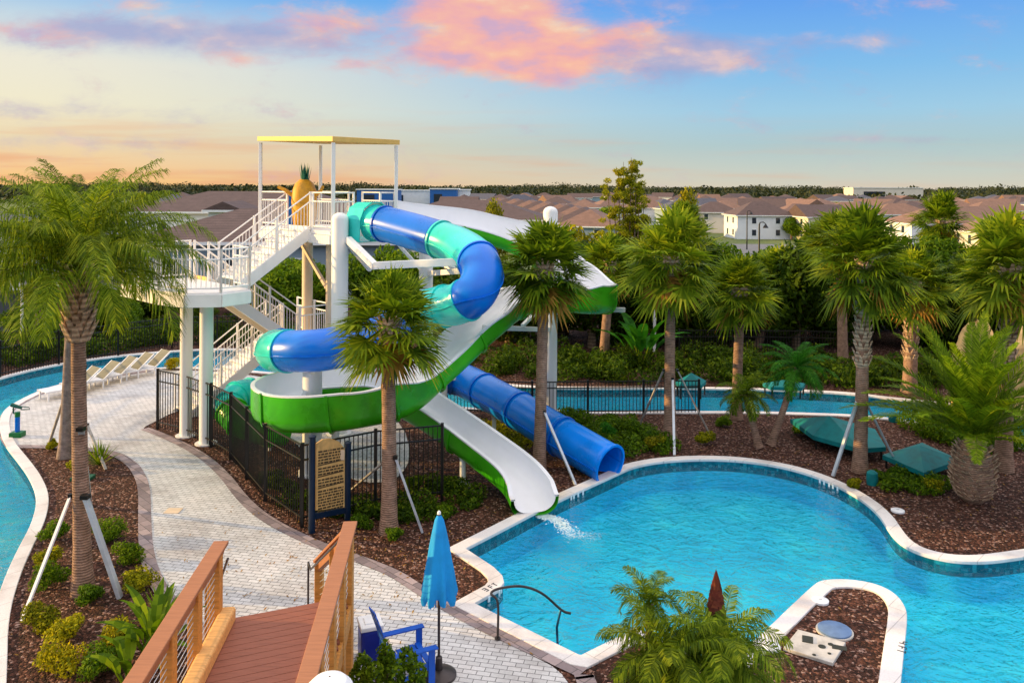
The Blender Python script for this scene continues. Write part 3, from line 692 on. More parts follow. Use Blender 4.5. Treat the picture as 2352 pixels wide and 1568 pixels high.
# pygmy date palms and the near clump
for k, (bx, by, cx, cy, n, ln, lab) in enumerate([
        (1770, 1022, 1832, 845, 34, 1.25, 'slim feathery palm leaning right behind the far pool edge'),
        (1742, 1026, 1712, 905, 26, .95, 'smaller slim feathery palm leaning left, sharing its foot with a right-leaning one')]):
    b = G(bx, by); feather_palm(b, WD(cx, cy, b.y + .1), n, ln, .1, lab, 31 + k, mat='leaf_bright' if k == 0 else 'leaf_queen', boots=False, emin=-25, emax=75, bend=1.5, leaflet=.26, nl=34, droop=.35, fwd=.4, vee=.25, wid=.011, rw=.011)
def near_palm(px, py, d, n, ln, lab, seed, z0=0.0, **kw):
    top = WD(px, py, d); base = Vector((top.x + .05, top.y + .1, z0))
    return feather_palm(base, top, n, ln, .07, lab, seed, boots=False, tmat='bark', group='young feathery palms at the near pool corner', **kw)
near_palm(1490, 1388, 11.3, 13, .62, 'young feathery palm, upper left one of the clump at the near pool corner', 41, mat='leaf_queen', emin=-5, emax=85, bend=1.9, leaflet=.2, nl=36, droop=.3, fwd=.4, vee=.3, wid=.008, rw=.009)
near_palm(1535, 1520, 10.7, 38, 1.05, 'bushy feathery palm at the bottom edge, left of the reddish spear', 42, mat='leaf_queen', emin=-35, emax=70, bend=1.9, leaflet=.3, nl=46, droop=.5, fwd=.4, vee=.25, wid=.010, rw=.010)
near_palm(1655, 1490, 10.9, 36, 1.05, 'bushy feathery palm at the bottom edge under the reddish spear', 43, mat='leaf_queen', emin=-35, emax=72, bend=1.9, leaflet=.3, nl=46, droop=.5, fwd=.4, vee=.25, wid=.010, rw=.010)
# reddish pointed spear (rolled leaves)
def spear():
    top = WD(1645, 1328, 11.3); b = Vector((top.x, top.y, top.z - 1.45))
    t = thing('spear_plant', Vector((top.x, top.y, 0)), 'dark red pointed bract standing above the feathery clump at the near pool corner', 'plant')
    g = random.Random(3); qs = []; gs = []
    for i in range(300):
        f_ = (i / 300) ** .8; z = top.z - .02 - f_ * 1.2; r = .19 * math.sqrt(min(1, f_ * 2.0 + .01)); a = i * 2.4
        d = np.array([math.cos(a), math.sin(a), 0]); s = np.array([-d[1], d[0], 0]); c = np.array([top.x, top.y, z]) + d * r * .8 - np.array([top.x, top.y, 0])
        l = .16; q = [c - s * .045, c + s * .045, c + s * .004 - d * r * .55 + np.array([0, 0, l]), c - s * .004 - d * r * .55 + np.array([0, 0, l])]
        (qs if f_ < .38 else gs).append(q)
    o = quads_obj('bract', np.array(qs), 'leaf_red'); o.parent = t
    o = quads_obj('leaf', np.array(gs), 'leaf_mid'); o.parent = t
    part(MB().tube([(0, 0, 0), (0, 0, top.z - .2)], .05, 8), 'stem', 'bark', t)
spear()
# big date palm
def date_palm():
    b = G(2235, 1150); t = thing('date_palm', b, 'big date palm with fat pineapple-like trunk in the right mulch bed', 'palm tree', 'feather leaved palms')
    m = MB().lathe([(.22, 0), (.34, .15), (.42, .45), (.43, .8), (.36, 1.15), (.26, 1.4), (.1, 1.55)], seg=20); part(m, 'trunk', 'trunk', t, smooth=True)
    mb_ = MB()
    for z_, r_ in ((.08, .31), (.2, .38), (.33, .42), (.46, .45), (.59, .46), (.72, .46), (.85, .44), (.98, .41), (1.1, .38), (1.22, .35)):
        q_ = boots_mb((0, 0, z_), (0, 0, z_ + .01), r_, 1, int(z_ * 100), 17, .13, 1.1, .062); mb_.add(q_.v, q_.f)
    part(mb_, 'leaf_base', 'boot', t)
    o = quads_obj('crown', feather_crown(46, 2.95, 51, emin=20, emax=86, bend=1.05, leaflet=.42, nl=80, droop=.1, fwd=.85, vee=.3, wid=.017, rw=.026), 'leaf_date'); o.parent = t; o.location = (0, 0, 1.45)
date_palm()

# ------------------------------------------------------------------ bushes, hedges, trees
def blank(): pass
def bush(name, base, rx, ry, rz, n, size, mat, label, cat='shrub', group=None, seed=0, stem=True):
    t = thing(name, base, label, cat, group)
    o = quads_obj('foliage', leaf_cloud(n, lumpy(0, 0, rz * .92, rx, ry, rz, 7, seed), size, seed), mat); o.parent = t
    if stem: part(MB().tube([(0, 0, 0), (.02, 0, rz * .8)], [.03, .02], 6), 'stem', 'bark', t)
    return t
hedge_me = {}
def tree_proto(kind, seed):
    key = (kind, seed)
    if key in hedge_me: return hedge_me[key]
    if kind == 'dark': q = leaf_cloud(9000, lumpy(0, 0, .55, .5, .5, .48, 13, seed), .030, seed); mt = 'leaf_dark'
    elif kind == 'mid': q = leaf_cloud(8000, lumpy(0, 0, .55, .5, .5, .46, 13, seed), .032, seed); mt = 'leaf_mid'
    else: q = leaf_cloud(6500, lumpy(0, 0, .55, .5, .5, .46, 14, seed), .03, seed); mt = 'leaf_yellow'
    o = quads_obj('crown', q, mt); hedge_me[key] = o; return o
def tree(x, y, z0, wd, ht, kind, seed, label, group, trunk=True, name='broadleaf_tree', cat='tree'):
    t = thing(name, (x, y, z0), label, cat, group)
    c = tree_proto(kind, seed % 3).copy(); col.objects.link(c); c.name = 'crown'; c.parent = t; c.scale = (wd, wd, ht * (1.12 if name == 'hedge_tree' else 1)); c.location = (0, 0, -.12 * ht if name == 'hedge_tree' else 0); c.rotation_euler = (0, 0, seed * 1.3)
    m = MB().tube([(0, 0, 0), (.05, .03, ht * .3), (-.03, .05, ht * .7)], [.045 * wd, .035 * wd, .015 * wd], 8)
    for k in range(3):
        a = seed + k * 2.1; m.tube([(0, 0, ht * .25), (math.cos(a) * wd * .28, math.sin(a) * wd * .28, ht * .6)], [.025 * wd, .01 * wd], 6)
    part(m, 'trunk', 'bark', t); return t
cnt = 0
def pos_word(i, n):
    return ['first', 'second', 'third', 'fourth', 'fifth', 'sixth', 'seventh', 'eighth', 'ninth', 'tenth', 'eleventh', 'twelfth', 'thirteenth', 'fourteenth', 'fifteenth', 'sixteenth', 'seventeenth', 'eighteenth', 'nineteenth', 'twentieth', 'twenty-first', 'twenty-second', 'twenty-third', 'twenty-fourth'][i]
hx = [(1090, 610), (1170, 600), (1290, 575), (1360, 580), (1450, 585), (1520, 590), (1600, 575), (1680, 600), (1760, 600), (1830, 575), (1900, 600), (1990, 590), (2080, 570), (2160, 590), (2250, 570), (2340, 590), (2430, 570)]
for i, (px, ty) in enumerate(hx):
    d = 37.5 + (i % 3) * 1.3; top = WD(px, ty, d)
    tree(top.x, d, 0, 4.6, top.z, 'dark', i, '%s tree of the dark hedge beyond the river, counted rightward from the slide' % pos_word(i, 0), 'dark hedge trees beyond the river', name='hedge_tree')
for i, (px, ty) in enumerate([(1560, 560), (1650, 565), (1720, 575), (1800, 560), (1900, 560), (1975, 545), (2050, 560), (2130, 560), (2210, 545), (2290, 565), (2370, 550)]):
    d = 43.5 + (i % 2) * 1.2; top = WD(px, ty, d)
    tree(top.x, d, 0, 4.2, top.z, 'mid', i + 2, '%s green tree rising behind the dark hedge on the right, counted from the left' % pos_word(i, 0), 'green trees behind the dark hedge', name='hedge_tree')
lx = [(600, 600), (660, 590), (720, 610), (860, 560), (930, 570), (1000, 600)]
for i, (px, ty) in enumerate(lx):
    d = 42 + (i % 2) * 1.5; top = WD(px, ty, d)
    tree(top.x, d, 0, 3.6, top.z, 'mid', i + 1, '%s green tree behind the slide tower, counted from the stairs to the right' % pos_word(i, 0), 'green trees behind the slide tower', name='hedge_tree')
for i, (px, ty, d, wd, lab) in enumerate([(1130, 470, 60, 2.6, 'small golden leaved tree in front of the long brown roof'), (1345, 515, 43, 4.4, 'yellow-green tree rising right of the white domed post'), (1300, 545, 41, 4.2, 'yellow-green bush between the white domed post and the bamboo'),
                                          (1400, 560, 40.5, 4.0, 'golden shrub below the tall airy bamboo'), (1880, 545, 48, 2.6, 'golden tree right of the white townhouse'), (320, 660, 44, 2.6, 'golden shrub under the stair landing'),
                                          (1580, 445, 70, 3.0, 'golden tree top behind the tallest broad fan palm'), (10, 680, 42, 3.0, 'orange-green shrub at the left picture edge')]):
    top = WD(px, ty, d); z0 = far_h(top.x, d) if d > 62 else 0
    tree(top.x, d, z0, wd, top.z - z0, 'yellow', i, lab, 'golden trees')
# tall airy bamboo
def bamboo():
    b = WD(1440, 800, 40); b.z = 0; t = thing('bamboo_clump', b, 'tall airy bamboo clump rising above the horizon behind the palms', 'bamboo')
    qs = []; m = MB(); g = random.Random(8)
    for i, (px, ty) in enumerate([(1395, 415), (1420, 390), (1432, 372), (1450, 362), (1462, 375), (1470, 420), (1448, 440), (1410, 450), (1480, 455), (1430, 480), (1460, 480)]):
        top = WD(px, ty, 40 + g.uniform(-.6, .6)) - b; x0, y0 = top.x * .45, g.uniform(-.4, .4)
        m.tube([(x0, y0, 0), (x0 * .6 + top.x * .4, y0, top.z * .5), (top.x, top.y, top.z)], [.05, .04, .01], 6)
        lob = []
        for k in range(30):
            f_ = g.uniform(.3, 1); r = (1 - f_) * 1.25 + .14; a = g.uniform(0, 6.28)
            lob.append(((x0 + (top.x - x0) * f_ + math.cos(a) * r * .8, top.y * f_ + math.sin(a) * r * .8, top.z * f_), (.2, .2, .13)))
        qs.append(leaf_cloud(1900, lob, .10, 300 + i, aspect=.22))
    o = quads_obj('foliage', np.concatenate(qs), 'leaf_bamboo'); o.parent = t; part(m, 'cane', 'bark', t)
bamboo()
# ground cover beyond the river and low planting
def cover(name, poly_px, n_l, h, size, mat, seed, per=220, label='', r=(.35, .7), zoff=0.0):
    g = random.Random(seed); P = [G(*p) for p in poly_px]; xs = [p.x for p in P]; ys = [p.y for p in P]; lob = []
    def inside(x, y):
        c = False; n = len(P)
        for i in range(n):
            a, b = P[i], P[i - 1]
            if (a.y > y) != (b.y > y) and x < (b.x - a.x) * (y - a.y) / (b.y - a.y) + a.x: c = not c
        return c
    while len(lob) < n_l:
        x, y = g.uniform(min(xs), max(xs)), g.uniform(min(ys), max(ys))
        if inside(x, y):
            q = g.uniform(*r); hh = h * g.uniform(.5, 1.2); lob.append(((x, y, hh * .45 + zoff), (q, q, hh * .6)))
    o = quads_obj(name, leaf_cloud(n_l * per, lob, size, seed), mat)
    return tag(o, label, 'ground cover', None, 'stuff')
cover('ground_cover', [(1060, 820), (2300, 850), (2300, 905), (1800, 885), (1200, 878), (1060, 860)], 150, .85, .075, 'leaf_dark', 61, 260, 'low leafy planting along the far bank of the river behind the slides')
cover('ground_cover', [(-100, 800), (390, 760), (600, 760), (850, 800), (840, 818), (540, 796), (395, 800), (200, 820), (0, 858), (-100, 880)], 120, .9, .08, 'leaf_dark', 62, 240, 'dark planting between the river and the black fence on the left')
cover('ground_cover', [(1010, 955), (1240, 960), (1300, 985), (1330, 1030), (1180, 1050), (1060, 1010)], 40, .22, .05, 'leaf_yellow', 63, 160, 'straggly low grass between the straight blue tube and the white slide run', (.25, .5))
cover('ground_cover', [(1300, 960), (1420, 965), (1520, 1010), (1560, 1040), (1430, 1050), (1340, 1000)], 40, .35, .05, 'leaf_mid', 64, 220, 'leafy ground cover right of the straight blue tube', (.2, .45))
cover('ground_cover', [(2000, 1090), (2150, 1085), (2200, 1110), (2130, 1150), (2020, 1130)], 22, .3, .045, 'leaf_mid', 65, 200, 'ground cover between the square teal cover and the date palm trunk', (.15, .35))
cover('ground_cover', [(2080, 960), (2330, 960), (2330, 1040), (2150, 1030), (2090, 990)], 40, .6, .06, 'leaf_mid', 66, 240, 'shrubby ground cover behind the date palm', (.3, .6))
cover('ground_cover', [(600, 1080), (700, 1150), (860, 1160), (1000, 1110), (1120, 1150), (1000, 1200), (850, 1190), (700, 1190), (620, 1140)], 40, .3, .05, 'leaf_dark', 67, 200, 'dark ground cover around the black fence under the green slide', (.2, .4))

shr = [(105, 1352, .38, 'leaf_mid', 'dark green shrub at the foot of the left white prop of the front tall palm'), (262, 1238, .42, 'leaf_mid', 'dark green shrub right of the front tall palm trunk'), (100, 1442, .34, 'leaf_yellow', 'yellow-green shrub beside the pool coping, below the white prop foot'),
       (205, 1388, .26, 'leaf_mid', 'small shrub at the foot of the front tall palm trunk'), (145, 1476, .36, 'leaf_yellow', 'yellow-green shrub in the mulch below the front tall palm'), (262, 1488, .34, 'leaf_yellow', 'ragged yellow-green shrub in the mulch left of the bridge'),
       (130, 1548, .42, 'leaf_yellow', 'golden grassy shrub at the bottom left corner'), (228, 1550, .36, 'leaf_mid', 'green shrub at the bottom edge left of the bridge rail'), (322, 1352, .38, 'leaf_yellow', 'low shrub against the curved paver border on the left'),
       (128, 1240, .3, 'leaf_mid', 'shrub left of the front tall palm trunk near the river coping'), (298, 1296, .34, 'leaf_mid', 'shrub between the paver border and the thick grey prop'), (110, 1300, .3, 'leaf_yellow', 'shrub under the middle of the left white prop'), 
       (175, 1085, .28, 'leaf_yellow', 'golden grass tuft at the foot of the back tall palm'), (120, 1032, .22, 'leaf_yellow', 'golden tuft at the top edge of the left mulch bed'), (640, 1130, .3, 'leaf_dark', 'dark shrub behind the black fence left of the rules sign'),
       (830, 1212, .26, 'leaf_mid', 'thin shrub left of the middle fan palm foot'), (905, 1240, .22, 'leaf_mid', 'thin shrub at the foot of the middle fan palm'), (1020, 1190, .26, 'leaf_mid', 'thin shrub under the white slide run'), (1450, 1000, .4, 'leaf_mid', 'leafy shrub behind the tallest broad fan palm foot'),
       (1395, 1010, .4, 'leaf_bright', 'leafy shrub just above the mouth of the blue tube'), (1500, 1035, .36, 'leaf_yellow', 'yellow-green shrub behind the coping left of the tallest broad palm'), (1620, 1020, .3, 'leaf_yellow', 'small shrub right of the tallest broad palm foot'), (1960, 1120, .2, 'leaf_yellow', 'small shrub behind the coping left of the scaly braced palm'),
       (2145, 1130, .26, 'leaf_yellow', 'yellow-green shrub left of the date palm trunk'), (2060, 1100, .28, 'leaf_mid', 'shrub beside the dark green drum lamp'), (1840, 1000, .34, 'leaf_mid', 'shrub left of the torn teal canopy'), (1660, 980, .28, 'leaf_mid', 'shrub beneath the low fan palm behind the pool'),
       (400, 850, .4, 'leaf_yellow', 'golden shrub behind the left end of the black fence'), (950, 1130, .28, 'leaf_dark', 'dark shrub behind the middle fan palm trunk')]
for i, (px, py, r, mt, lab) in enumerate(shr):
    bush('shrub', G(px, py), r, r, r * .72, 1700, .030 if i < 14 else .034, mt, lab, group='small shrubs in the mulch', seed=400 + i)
# background greens in front of the near houses
for i, (px, by, ty, wd, kd, lab) in enumerate([(60, 770, 700, 2.4, 'mid', 'round green shrub right of the white lamp post on the left'), (240, 760, 650, 3.0, 'mid', 'green tree right of the tall feathery palms, in front of the blue-grey house'), (280, 770, 690, 2.2, 'mid', 'low green tree behind the left end of the river'),
                                                (330, 750, 680, 2.4, 'dark', 'dark shrub behind the fence under the stair landing'), (200, 770, 700, 2.2, 'mid', 'green shrub between the tall palm trunks and the house'), (540, 720, 640, 2.6, 'dark', 'dark tree behind the stair tower legs'), (450, 740, 690, 2.4, 'dark', 'dark tree behind the two round tower legs')]):
    b = G(px, by); top = WD(px, ty, b.y); tree(b.x, b.y, 0, wd, top.z, kd, i, lab, 'trees near the left houses')
# paddle leaved plants
def paddle_plant(base, h, n, label, seed, w_=.16, mat='leaf_bright'):
    t = thing('paddle_leaf_plant', base, label, 'plant', 'broad paddle leaved plants'); g = random.Random(seed); qs = []; m = MB()
    for i in range(n):
        a = i * 2.4 + g.uniform(-.3, .3); e = R(g.uniform(45, 82)); hh = h * g.uniform(.7, 1.05)
        d = np.array([math.cos(a), math.sin(a), 0]); s = np.array([-d[1], d[0], 0]); st = d * hh * .45 * math.cos(e) + np.array([0, 0, hh * .5 * math.sin(e)])
        m.tube([(0, 0, 0), tuple(st)], [.02, .012], 6); P = [st]; ee = e
        for k in range(5): P.append(P[-1] + (d * math.cos(ee) + np.array([0, 0, math.sin(ee)])) * hh * .13); ee -= .22
        ws = [.25, .9, 1, .85, .5, .04]
        for k in range(5):
            for sg in (-1, 1):
                up = np.array([0, 0, .25]) * w_
                qs.append([P[k], P[k + 1], P[k + 1] + s * sg * w_ * ws[k + 1] + up * ws[k + 1], P[k] + s * sg * w_ * ws[k] + up * ws[k]])
    o = quads_obj('foliage', np.array(qs), mat); o.parent = t; part(m, 'stem', 'leaf_mid', t)
paddle_plant(G(352, 1530), 1.2, 22, 'glossy paddle leaved plant beside the left bridge rail', 5, .085, 'leaf_mid')
paddle_plant(G(300, 1600), 1.0, 13, 'glossy paddle leaved plant at the bottom edge left of the bridge', 6, .085, 'leaf_mid')
paddle_plant(G(1472, 850), 2.6, 16, 'banana-like plant across the river in front of the dark hedge', 7, .22)
def agave(base, h, n, label, seed, mat='leaf_mid'):
    t = thing('spiky_plant', base, label, 'plant'); g = random.Random(seed); qs = []
    for i in range(n):
        a = i * 2.4; e = R(85 - 70 * i / n); d = np.array([math.cos(e) * math.cos(a), math.cos(e) * math.sin(a), math.sin(e)]); s = np.array([-math.sin(a), math.cos(a), 0])
        l = h * g.uniform(.8, 1.1); m_ = d * l * .5; tp = d * l + np.array([0, 0, -.05 * l])
        qs += [[-s * .012, s * .012, m_ + s * .02, m_ - s * .02], [m_ - s * .02, m_ + s * .02, tp + s * .002, tp - s * .002]]
    o = quads_obj('leaf', np.array(qs), mat); o.parent = t
agave(G(228, 1068), .7, 60, 'spiky grass-like plant at the tip of the left mulch bed beside the path', 2)
agave(G(372, 1425), .6, 70, 'thin grassy tuft where the left paver border meets the bridge', 3)
# hedge shrub under the chair
def near_shrub():
    base = WD(895, 1600, 10.4); base.z = 0
    t = thing('potted_shrub', base, 'bright leafy shrub in front of the blue armchair at the bottom edge', 'shrub'); lob = []; g = random.Random(6); m = MB()
    for px, py in [(885, 1500), (935, 1515), (835, 1530), (910, 1545), (860, 1550), (820, 1560), (960, 1550), (880, 1580), (930, 1590), (890, 1525)]:
        p = WD(px, py, 10.4 + g.uniform(-.15, .15)) - base; lob.append((tuple(p), (.12, .12, .17))); m.tube([(0, 0, 0), tuple(p)], [.02, .006], 6)
    o = quads_obj('foliage', leaf_cloud(2600, lob, .034, 9, aspect=.5), 'leaf_mid'); o.parent = t; part(m, 'stem', 'bark', t)
near_shrub()

# ------------------------------------------------------------------ slide tower
S2 = math.sqrt(2)
def XY(S, W): return ((S - W) / 2, (S + W) / 2)      # tower axes: S = x+y grows right-away, W = y-x grows left-away
def V3(S, W, z): x, y = XY(S, W); return Vector((x, y, z))
PZ = 6.08; LZ = 4.5; MZ = 2.15
sF, wF = 19.45, 30.55; sR = 22.86; wL = 37.13
tower = thing('slide_tower', V3(sF, wF, 0) * 1.0, 'white steel slide tower with zigzag stairs and a flat yellow canopy on top', 'slide tower')
tower.location = (XY(sF, wF)[0], XY(sF, wF)[1], 0)
def slab(m, pts, z, th): return m.prism([XY(*p) for p in pts], z - th, z)
TP = lambda mb, nm, mt, sm=False, bv=0: mb.build(nm, mt, tower, sm, bv)
m = MB(); slab(m, [(sF, wF), (sR + .0, wF), (sR, wL), (sF, wL)], PZ, .12); TP(m, 'upper_platform', 'white', bv=.01)
m = MB()
for a, b in (((sF, wF), (sR, wF)), ((sF, wF), (sF, wL)), ((sR, wF), (sR, wL)), ((sF, wL), (sR, wL)), ((sF, 33.8), (sR, 33.8))):
    m.beam(V3(*a, PZ - .27), V3(*b, PZ - .27), .12, .28)
TP(m, 'platform_frame', 'white', bv=.008)
land = [(15.75, 30.9), (14.4, 30.6), (13.3, 31.4), (12.85, 33.0), (12.75, 36.6), (15.75, 36.6)]
m = MB(); slab(m, land, LZ, .1); TP(m, 'landing', 'white')
m = MB()
for i in range(len(land)):
    a, b = land[i], land[(i + 1) % len(land)]; m.beam(V3(*a, LZ - .22), V3(*b, LZ - .22), .1, .36)
TP(m, 'landing_fascia', 'white2', bv=.008)
m = MB(); slab(m, [(20.2, 34.6), (22.0, 34.6), (22.0, 37.9), (20.2, 37.9)], MZ, .14); TP(m, 'lower_landing', 'white')
def stairs(sa, za, sb, zb, w0, w1, mat='white2', name='stair_flight'):
    m = MB(); n = max(4, int(round(abs(zb - za) / .175))); 
    for i in range(n):
        f_ = (i + .5) / n; s = sa + (sb - sa) * f_; z = za + (zb - za) * (i + (1 if zb > za else 0)) / n
        a = V3(s, w0, z - .02); b = V3(s, w1, z - .02); m.beam(a, b, abs(sb - sa) / S2 / n * 1.12, .045)
        m.beam(V3(s + (.5 if zb > za else -.5) * abs(sb - sa) / n, w0, z + .05), V3(s + (.5 if zb > za else -.5) * abs(sb - sa) / n, w1, z + .05), .012, .13)
    TP(m, name, mat)
    for w_ in (w0, w1):
        m = MB().beam(V3(sa, w_, za - .08), V3(sb, w_, zb - .08), .07, .32); TP(m, 'stringer', 'white')
def railing(pts, h=1.2, step=.13, posts=None, mat='white2', name='railing', par=None, pr=.012, rr=.024, low=.12):
    m = MB(); pts = [Vector(p) for p in pts]; up = Vector((0, 0, 1))
    for i in range(len(pts) - 1):
        a, b = pts[i], pts[i + 1]
        for hh in (h, h - .28, low): m.tube([a + up * hh, b + up * hh], rr, 8)
        ln = (b - a).length; n = max(1, int(ln / step))
        for k in range(1, n): p = a.lerp(b, k / n); m.tube([p + up * low, p + up * (h - .28)], pr, 5, False)
        np_ = max(1, int(round(ln / 1.5)))
        for k in range(np_ + 1): p = a.lerp(b, k / np_); m.tube([p, p + up * (h + .03)], .04, 8)
    return m.build(name, mat, par or tower)
stairs(16.1, LZ, 19.45, PZ, 32.43, 34.49)
stairs(15.75, LZ, 20.2, MZ, 34.75, 36.2, 'yellow');  # sunlight painted on: the white middle flight gets yellow steps
stairs(15.6, 0, 20.2, MZ, 36.4, 37.9)
rp = lambda *a: railing(*a)
for w_ in (32.43, 34.49): railing([V3(16.1, w_, LZ), V3(19.45, w_, PZ)])
for w_ in (34.75, 36.2): railing([V3(15.75, w_, LZ), V3(20.2, w_, MZ)])
for w_ in (36.4, 37.9): railing([V3(15.6, w_, 0), V3(20.2, w_, MZ)])
railing([V3(20.2, 34.6, MZ), V3(22, 34.6, MZ), V3(22, 37.9, MZ)])
railing([V3(15.75, 32.3, LZ), V3(15.75, 30.95, LZ), V3(14.4, 30.65, LZ), V3(13.35, 31.45, LZ), V3(12.9, 33, LZ), V3(12.8, 36.55, LZ), V3(15.7, 36.55, LZ)])
railing([V3(sF + .05, 32.3, PZ), V3(sF + .05, wF + .05, PZ), V3(20.55, wF + .05, PZ)])
railing([V3(sF + .05, 34.6, PZ), V3(sF + .05, wL - .05, PZ), V3(sR - .05, wL - .05, PZ), V3(sR - .05, 34.4, PZ)])
railing([V3(sR - .05, 33.2, PZ), V3(sR - .05, wF + .05, PZ), V3(22.0, wF + .05, PZ)])
# canopy: a slightly tilted flat roof on four posts
cz = {'F': 9.03, 'L': 9.22, 'R': 9.03, 'B': 9.22}
corn = [(sF - .12, wF - .12, cz['F']), (sR + .12, wF - .12, cz['R']), (sR + .12, wL + .12, cz['B']), (sF - .12, wL + .12, cz['L'])]
m = MB(); vs = [V3(*c) for c in corn]; m.add([v_ - Vector((0, 0, .16)) for v_ in vs] + vs, [(3, 2, 1, 0), (4, 5, 6, 7), (0, 1, 5, 4), (1, 2, 6, 5), (2, 3, 7, 6), (3, 0, 4, 7)])
TP(m, 'canopy', 'yellow', bv=.01)
for s_, w_, z_ in ((sF, wF, 8.84), (sR, wF, 8.84), (sF, wL, 9.0), (sR, wL, 9.0)):
    m = MB().beam(V3(s_, w_, PZ - .4), V3(s_, w_, z_), .11, .11); TP(m, 'canopy_post', 'white2', bv=.01)
# tower legs
for px, py, r in ((427, 1000, .18), (473, 1018, .19)):
    g_ = G(px, py); m = MB().tube([(g_.x, g_.y, 0), (g_.x, g_.y, LZ - .4)], r, 20).lathe([(r + .12, 0), (r + .12, .03)], (g_.x, g_.y, 0), 20); TP(m, 'leg', 'white', True)
for s_, w_ in ((20.2, 31.8), (21.8, 36.6)):
    p = V3(s_, w_, 0); m = MB().tube([p, (p.x, p.y, PZ - .4)], .19, 20).lathe([(.3, 0), (.3, .03)], p, 20); TP(m, 'leg', 'tan', True)
p = V3(21.1, 36, 0); m = MB().tube([p, (p.x, p.y, MZ - .14)], .12, 16); TP(m, 'leg', 'white', True)
m = MB().beam(V3(20.2, 31.9, 4.0), V3(20.2, 34.8, PZ - .35), .1, .1); TP(m, 'brace', 'tan')
# blue rules panel and yellow start gate on the platform
m = MB().box((0, 0, 0), (.55, .05, 1.15)); 
pc = WD(686, 482, 27.3); pn = thing('blue_panel', (pc.x - .12, pc.y, PZ), 'narrow blue panel standing on the slide platform left of the pineapple', 'panel')
part(MB().box((0, 0, .62), (.5, .05, 1.2)), 'board', 'gel_blue', pn, bevel=.01); part(MB().box((-.2, .03, .3), (.05, .05, .6)).box((.2, .03, .3), (.05, .05, .6)), 'foot', 'white2', pn)
pc = WD(697, 500, 26.9)
pin = thing('pineapple_sculpture', (pc.x, pc.y + .1, PZ), 'plain yellow pineapple sculpture with green leafy top on the slide platform', 'sculpture')
part(MB().lathe([(.30, 0), (.36, .15), (.40, .5), (.42, .9), (.40, 1.25), (.30, 1.5), (.16, 1.62), (.05, 1.66)], seg=24), 'fruit', 'pineyellow', pin, smooth=True)
m = MB()
for i in range(14):
    a = i * 2.4; r = .12 * (i % 3 + 1) / 3; d = Vector((math.cos(a), math.sin(a), 0)); s = Vector((-d.y, d.x, 0)); b_ = d * r + Vector((0, 0, 1.58)); h_ = .62 - .07 * (i % 3)
    m.add([b_ - s * .06, b_ + s * .06, b_ + d * .03, b_ + d * (.07 + r * .4) + Vector((0, 0, h_))], [(0, 1, 3), (1, 2, 3), (2, 0, 3), (0, 2, 1)])
part(m, 'leaf_tuft', 'pinegreen', pin)
part(MB().tube([(-.38, -.05, 1.1), (-.62, -.15, 1.28), (-.85, -.1, 1.38)], [.07, .06, .05], 8).tube([(.38, -.05, 1.1), (.58, -.1, 1.25), (.62, .0, 1.4)], [.07, .06, .05], 8), 'arm', 'pineyellow', pin, smooth=True)

# ------------------------------------------------------------------ tube slide
def catmull(P, n=10):
    P = [np.array(p, dtype=float) for p in P]; Q = []
    ext = [2 * P[0] - P[1]] + P + [2 * P[-1] - P[-2]]
    for i in range(1, len(ext) - 2):
        a, b, c, d = ext[i - 1:i + 3]
        for k in range(n):
            t = k / n; Q.append(.5 * ((2 * b) + (-a + c) * t + (2 * a - 5 * b + 4 * c - d) * t * t + (-a + 3 * b - 3 * c + d) * t ** 3))
    Q.append(P[-1]); return Q
tube_px = [(862, 512, 24.6), (900, 518, 24.1), (1005, 548, 22.9), (1062, 570, 22.0), (1100, 602, 21.0), (1107, 638, 20.5), (1088, 676, 20.2), (1050, 698, 20.5), (1000, 706, 21.0), (945, 722, 21.3), (890, 752, 21.3), (830, 784, 20.9), (740, 803, 20.4), (662, 806, 20.9), (632, 806, 21.9)]
tp = [WD(*q) for q in tube_px]
tp += [Vector((-6.75, 23.6, 2.75)), Vector((-6.0, 25.0, 2.3)), Vector((-4.4, 25.8, 1.95)), Vector((-2.7, 26.0, 1.5))]
tp += [WD(1060, 872, 26.2), WD(1112, 898, 25.0), WD(1192, 942, 23.5), WD(1290, 1002, 22.0), WD(1402, 1068, 20.75)]
NT = 10
path = catmull(tp, NT)
def colour_sections():
    # cut indices in control points -> material
    return [(0, .7, 'gel_teal'), (.7, 2.1, 'gel_blue'), (2.1, 3.9, 'gel_teal'), (3.9, 6.5, 'gel_blue'), (6.5, 7.6, 'gel_teal'), (7.6, 9.0, 'gel_teal'), (9.0, 13.0, 'gel_blue'), (13.0, 15, 'gel_teal'), (15, 17, 'gel_blue'), (17, 18.7, 'gel_blue'),
            (18.7, 20, 'gel_blue2'), (20, 21, 'gel_blue2'), (21, 22, 'gel_blue2'), (22, 23, 'gel_blue2')]
ts = thing('tube_slide', (tp[0].x, tp[0].y, 0), 'closed blue and teal tube slide winding from the tower to the far pool edge', 'water slide')
def frames(path):
    n = len(path); fr = []
    for i in range(n):
        t = Vector(path[min(i + 1, n - 1)] - path[max(i - 1, 0)]).normalized(); s = t.cross(Vector((0, 0, 1))).normalized(); u_ = s.cross(t).normalized(); fr.append((Vector(path[i]), t, s, u_))
    return fr
fr = frames(path); TR = .51
def sweep(fr, i0, i1, prof_fn, closed):
    m = MB(); rows = []
    for i in range(i0, i1 + 1):
        p, t, s, u_ = fr[i]; pr = prof_fn(i); rows.append(len(m.v)); m.v += [tuple(p + s * a + u_ * b) for a, b in pr]; k = len(pr)
    for r in range(len(rows) - 1):
        for j in range(k if closed else k - 1):
            j2 = (j + 1) % k; m.f.append((rows[r] + j, rows[r] + j2, rows[r + 1] + j2, rows[r + 1] + j))
    return m
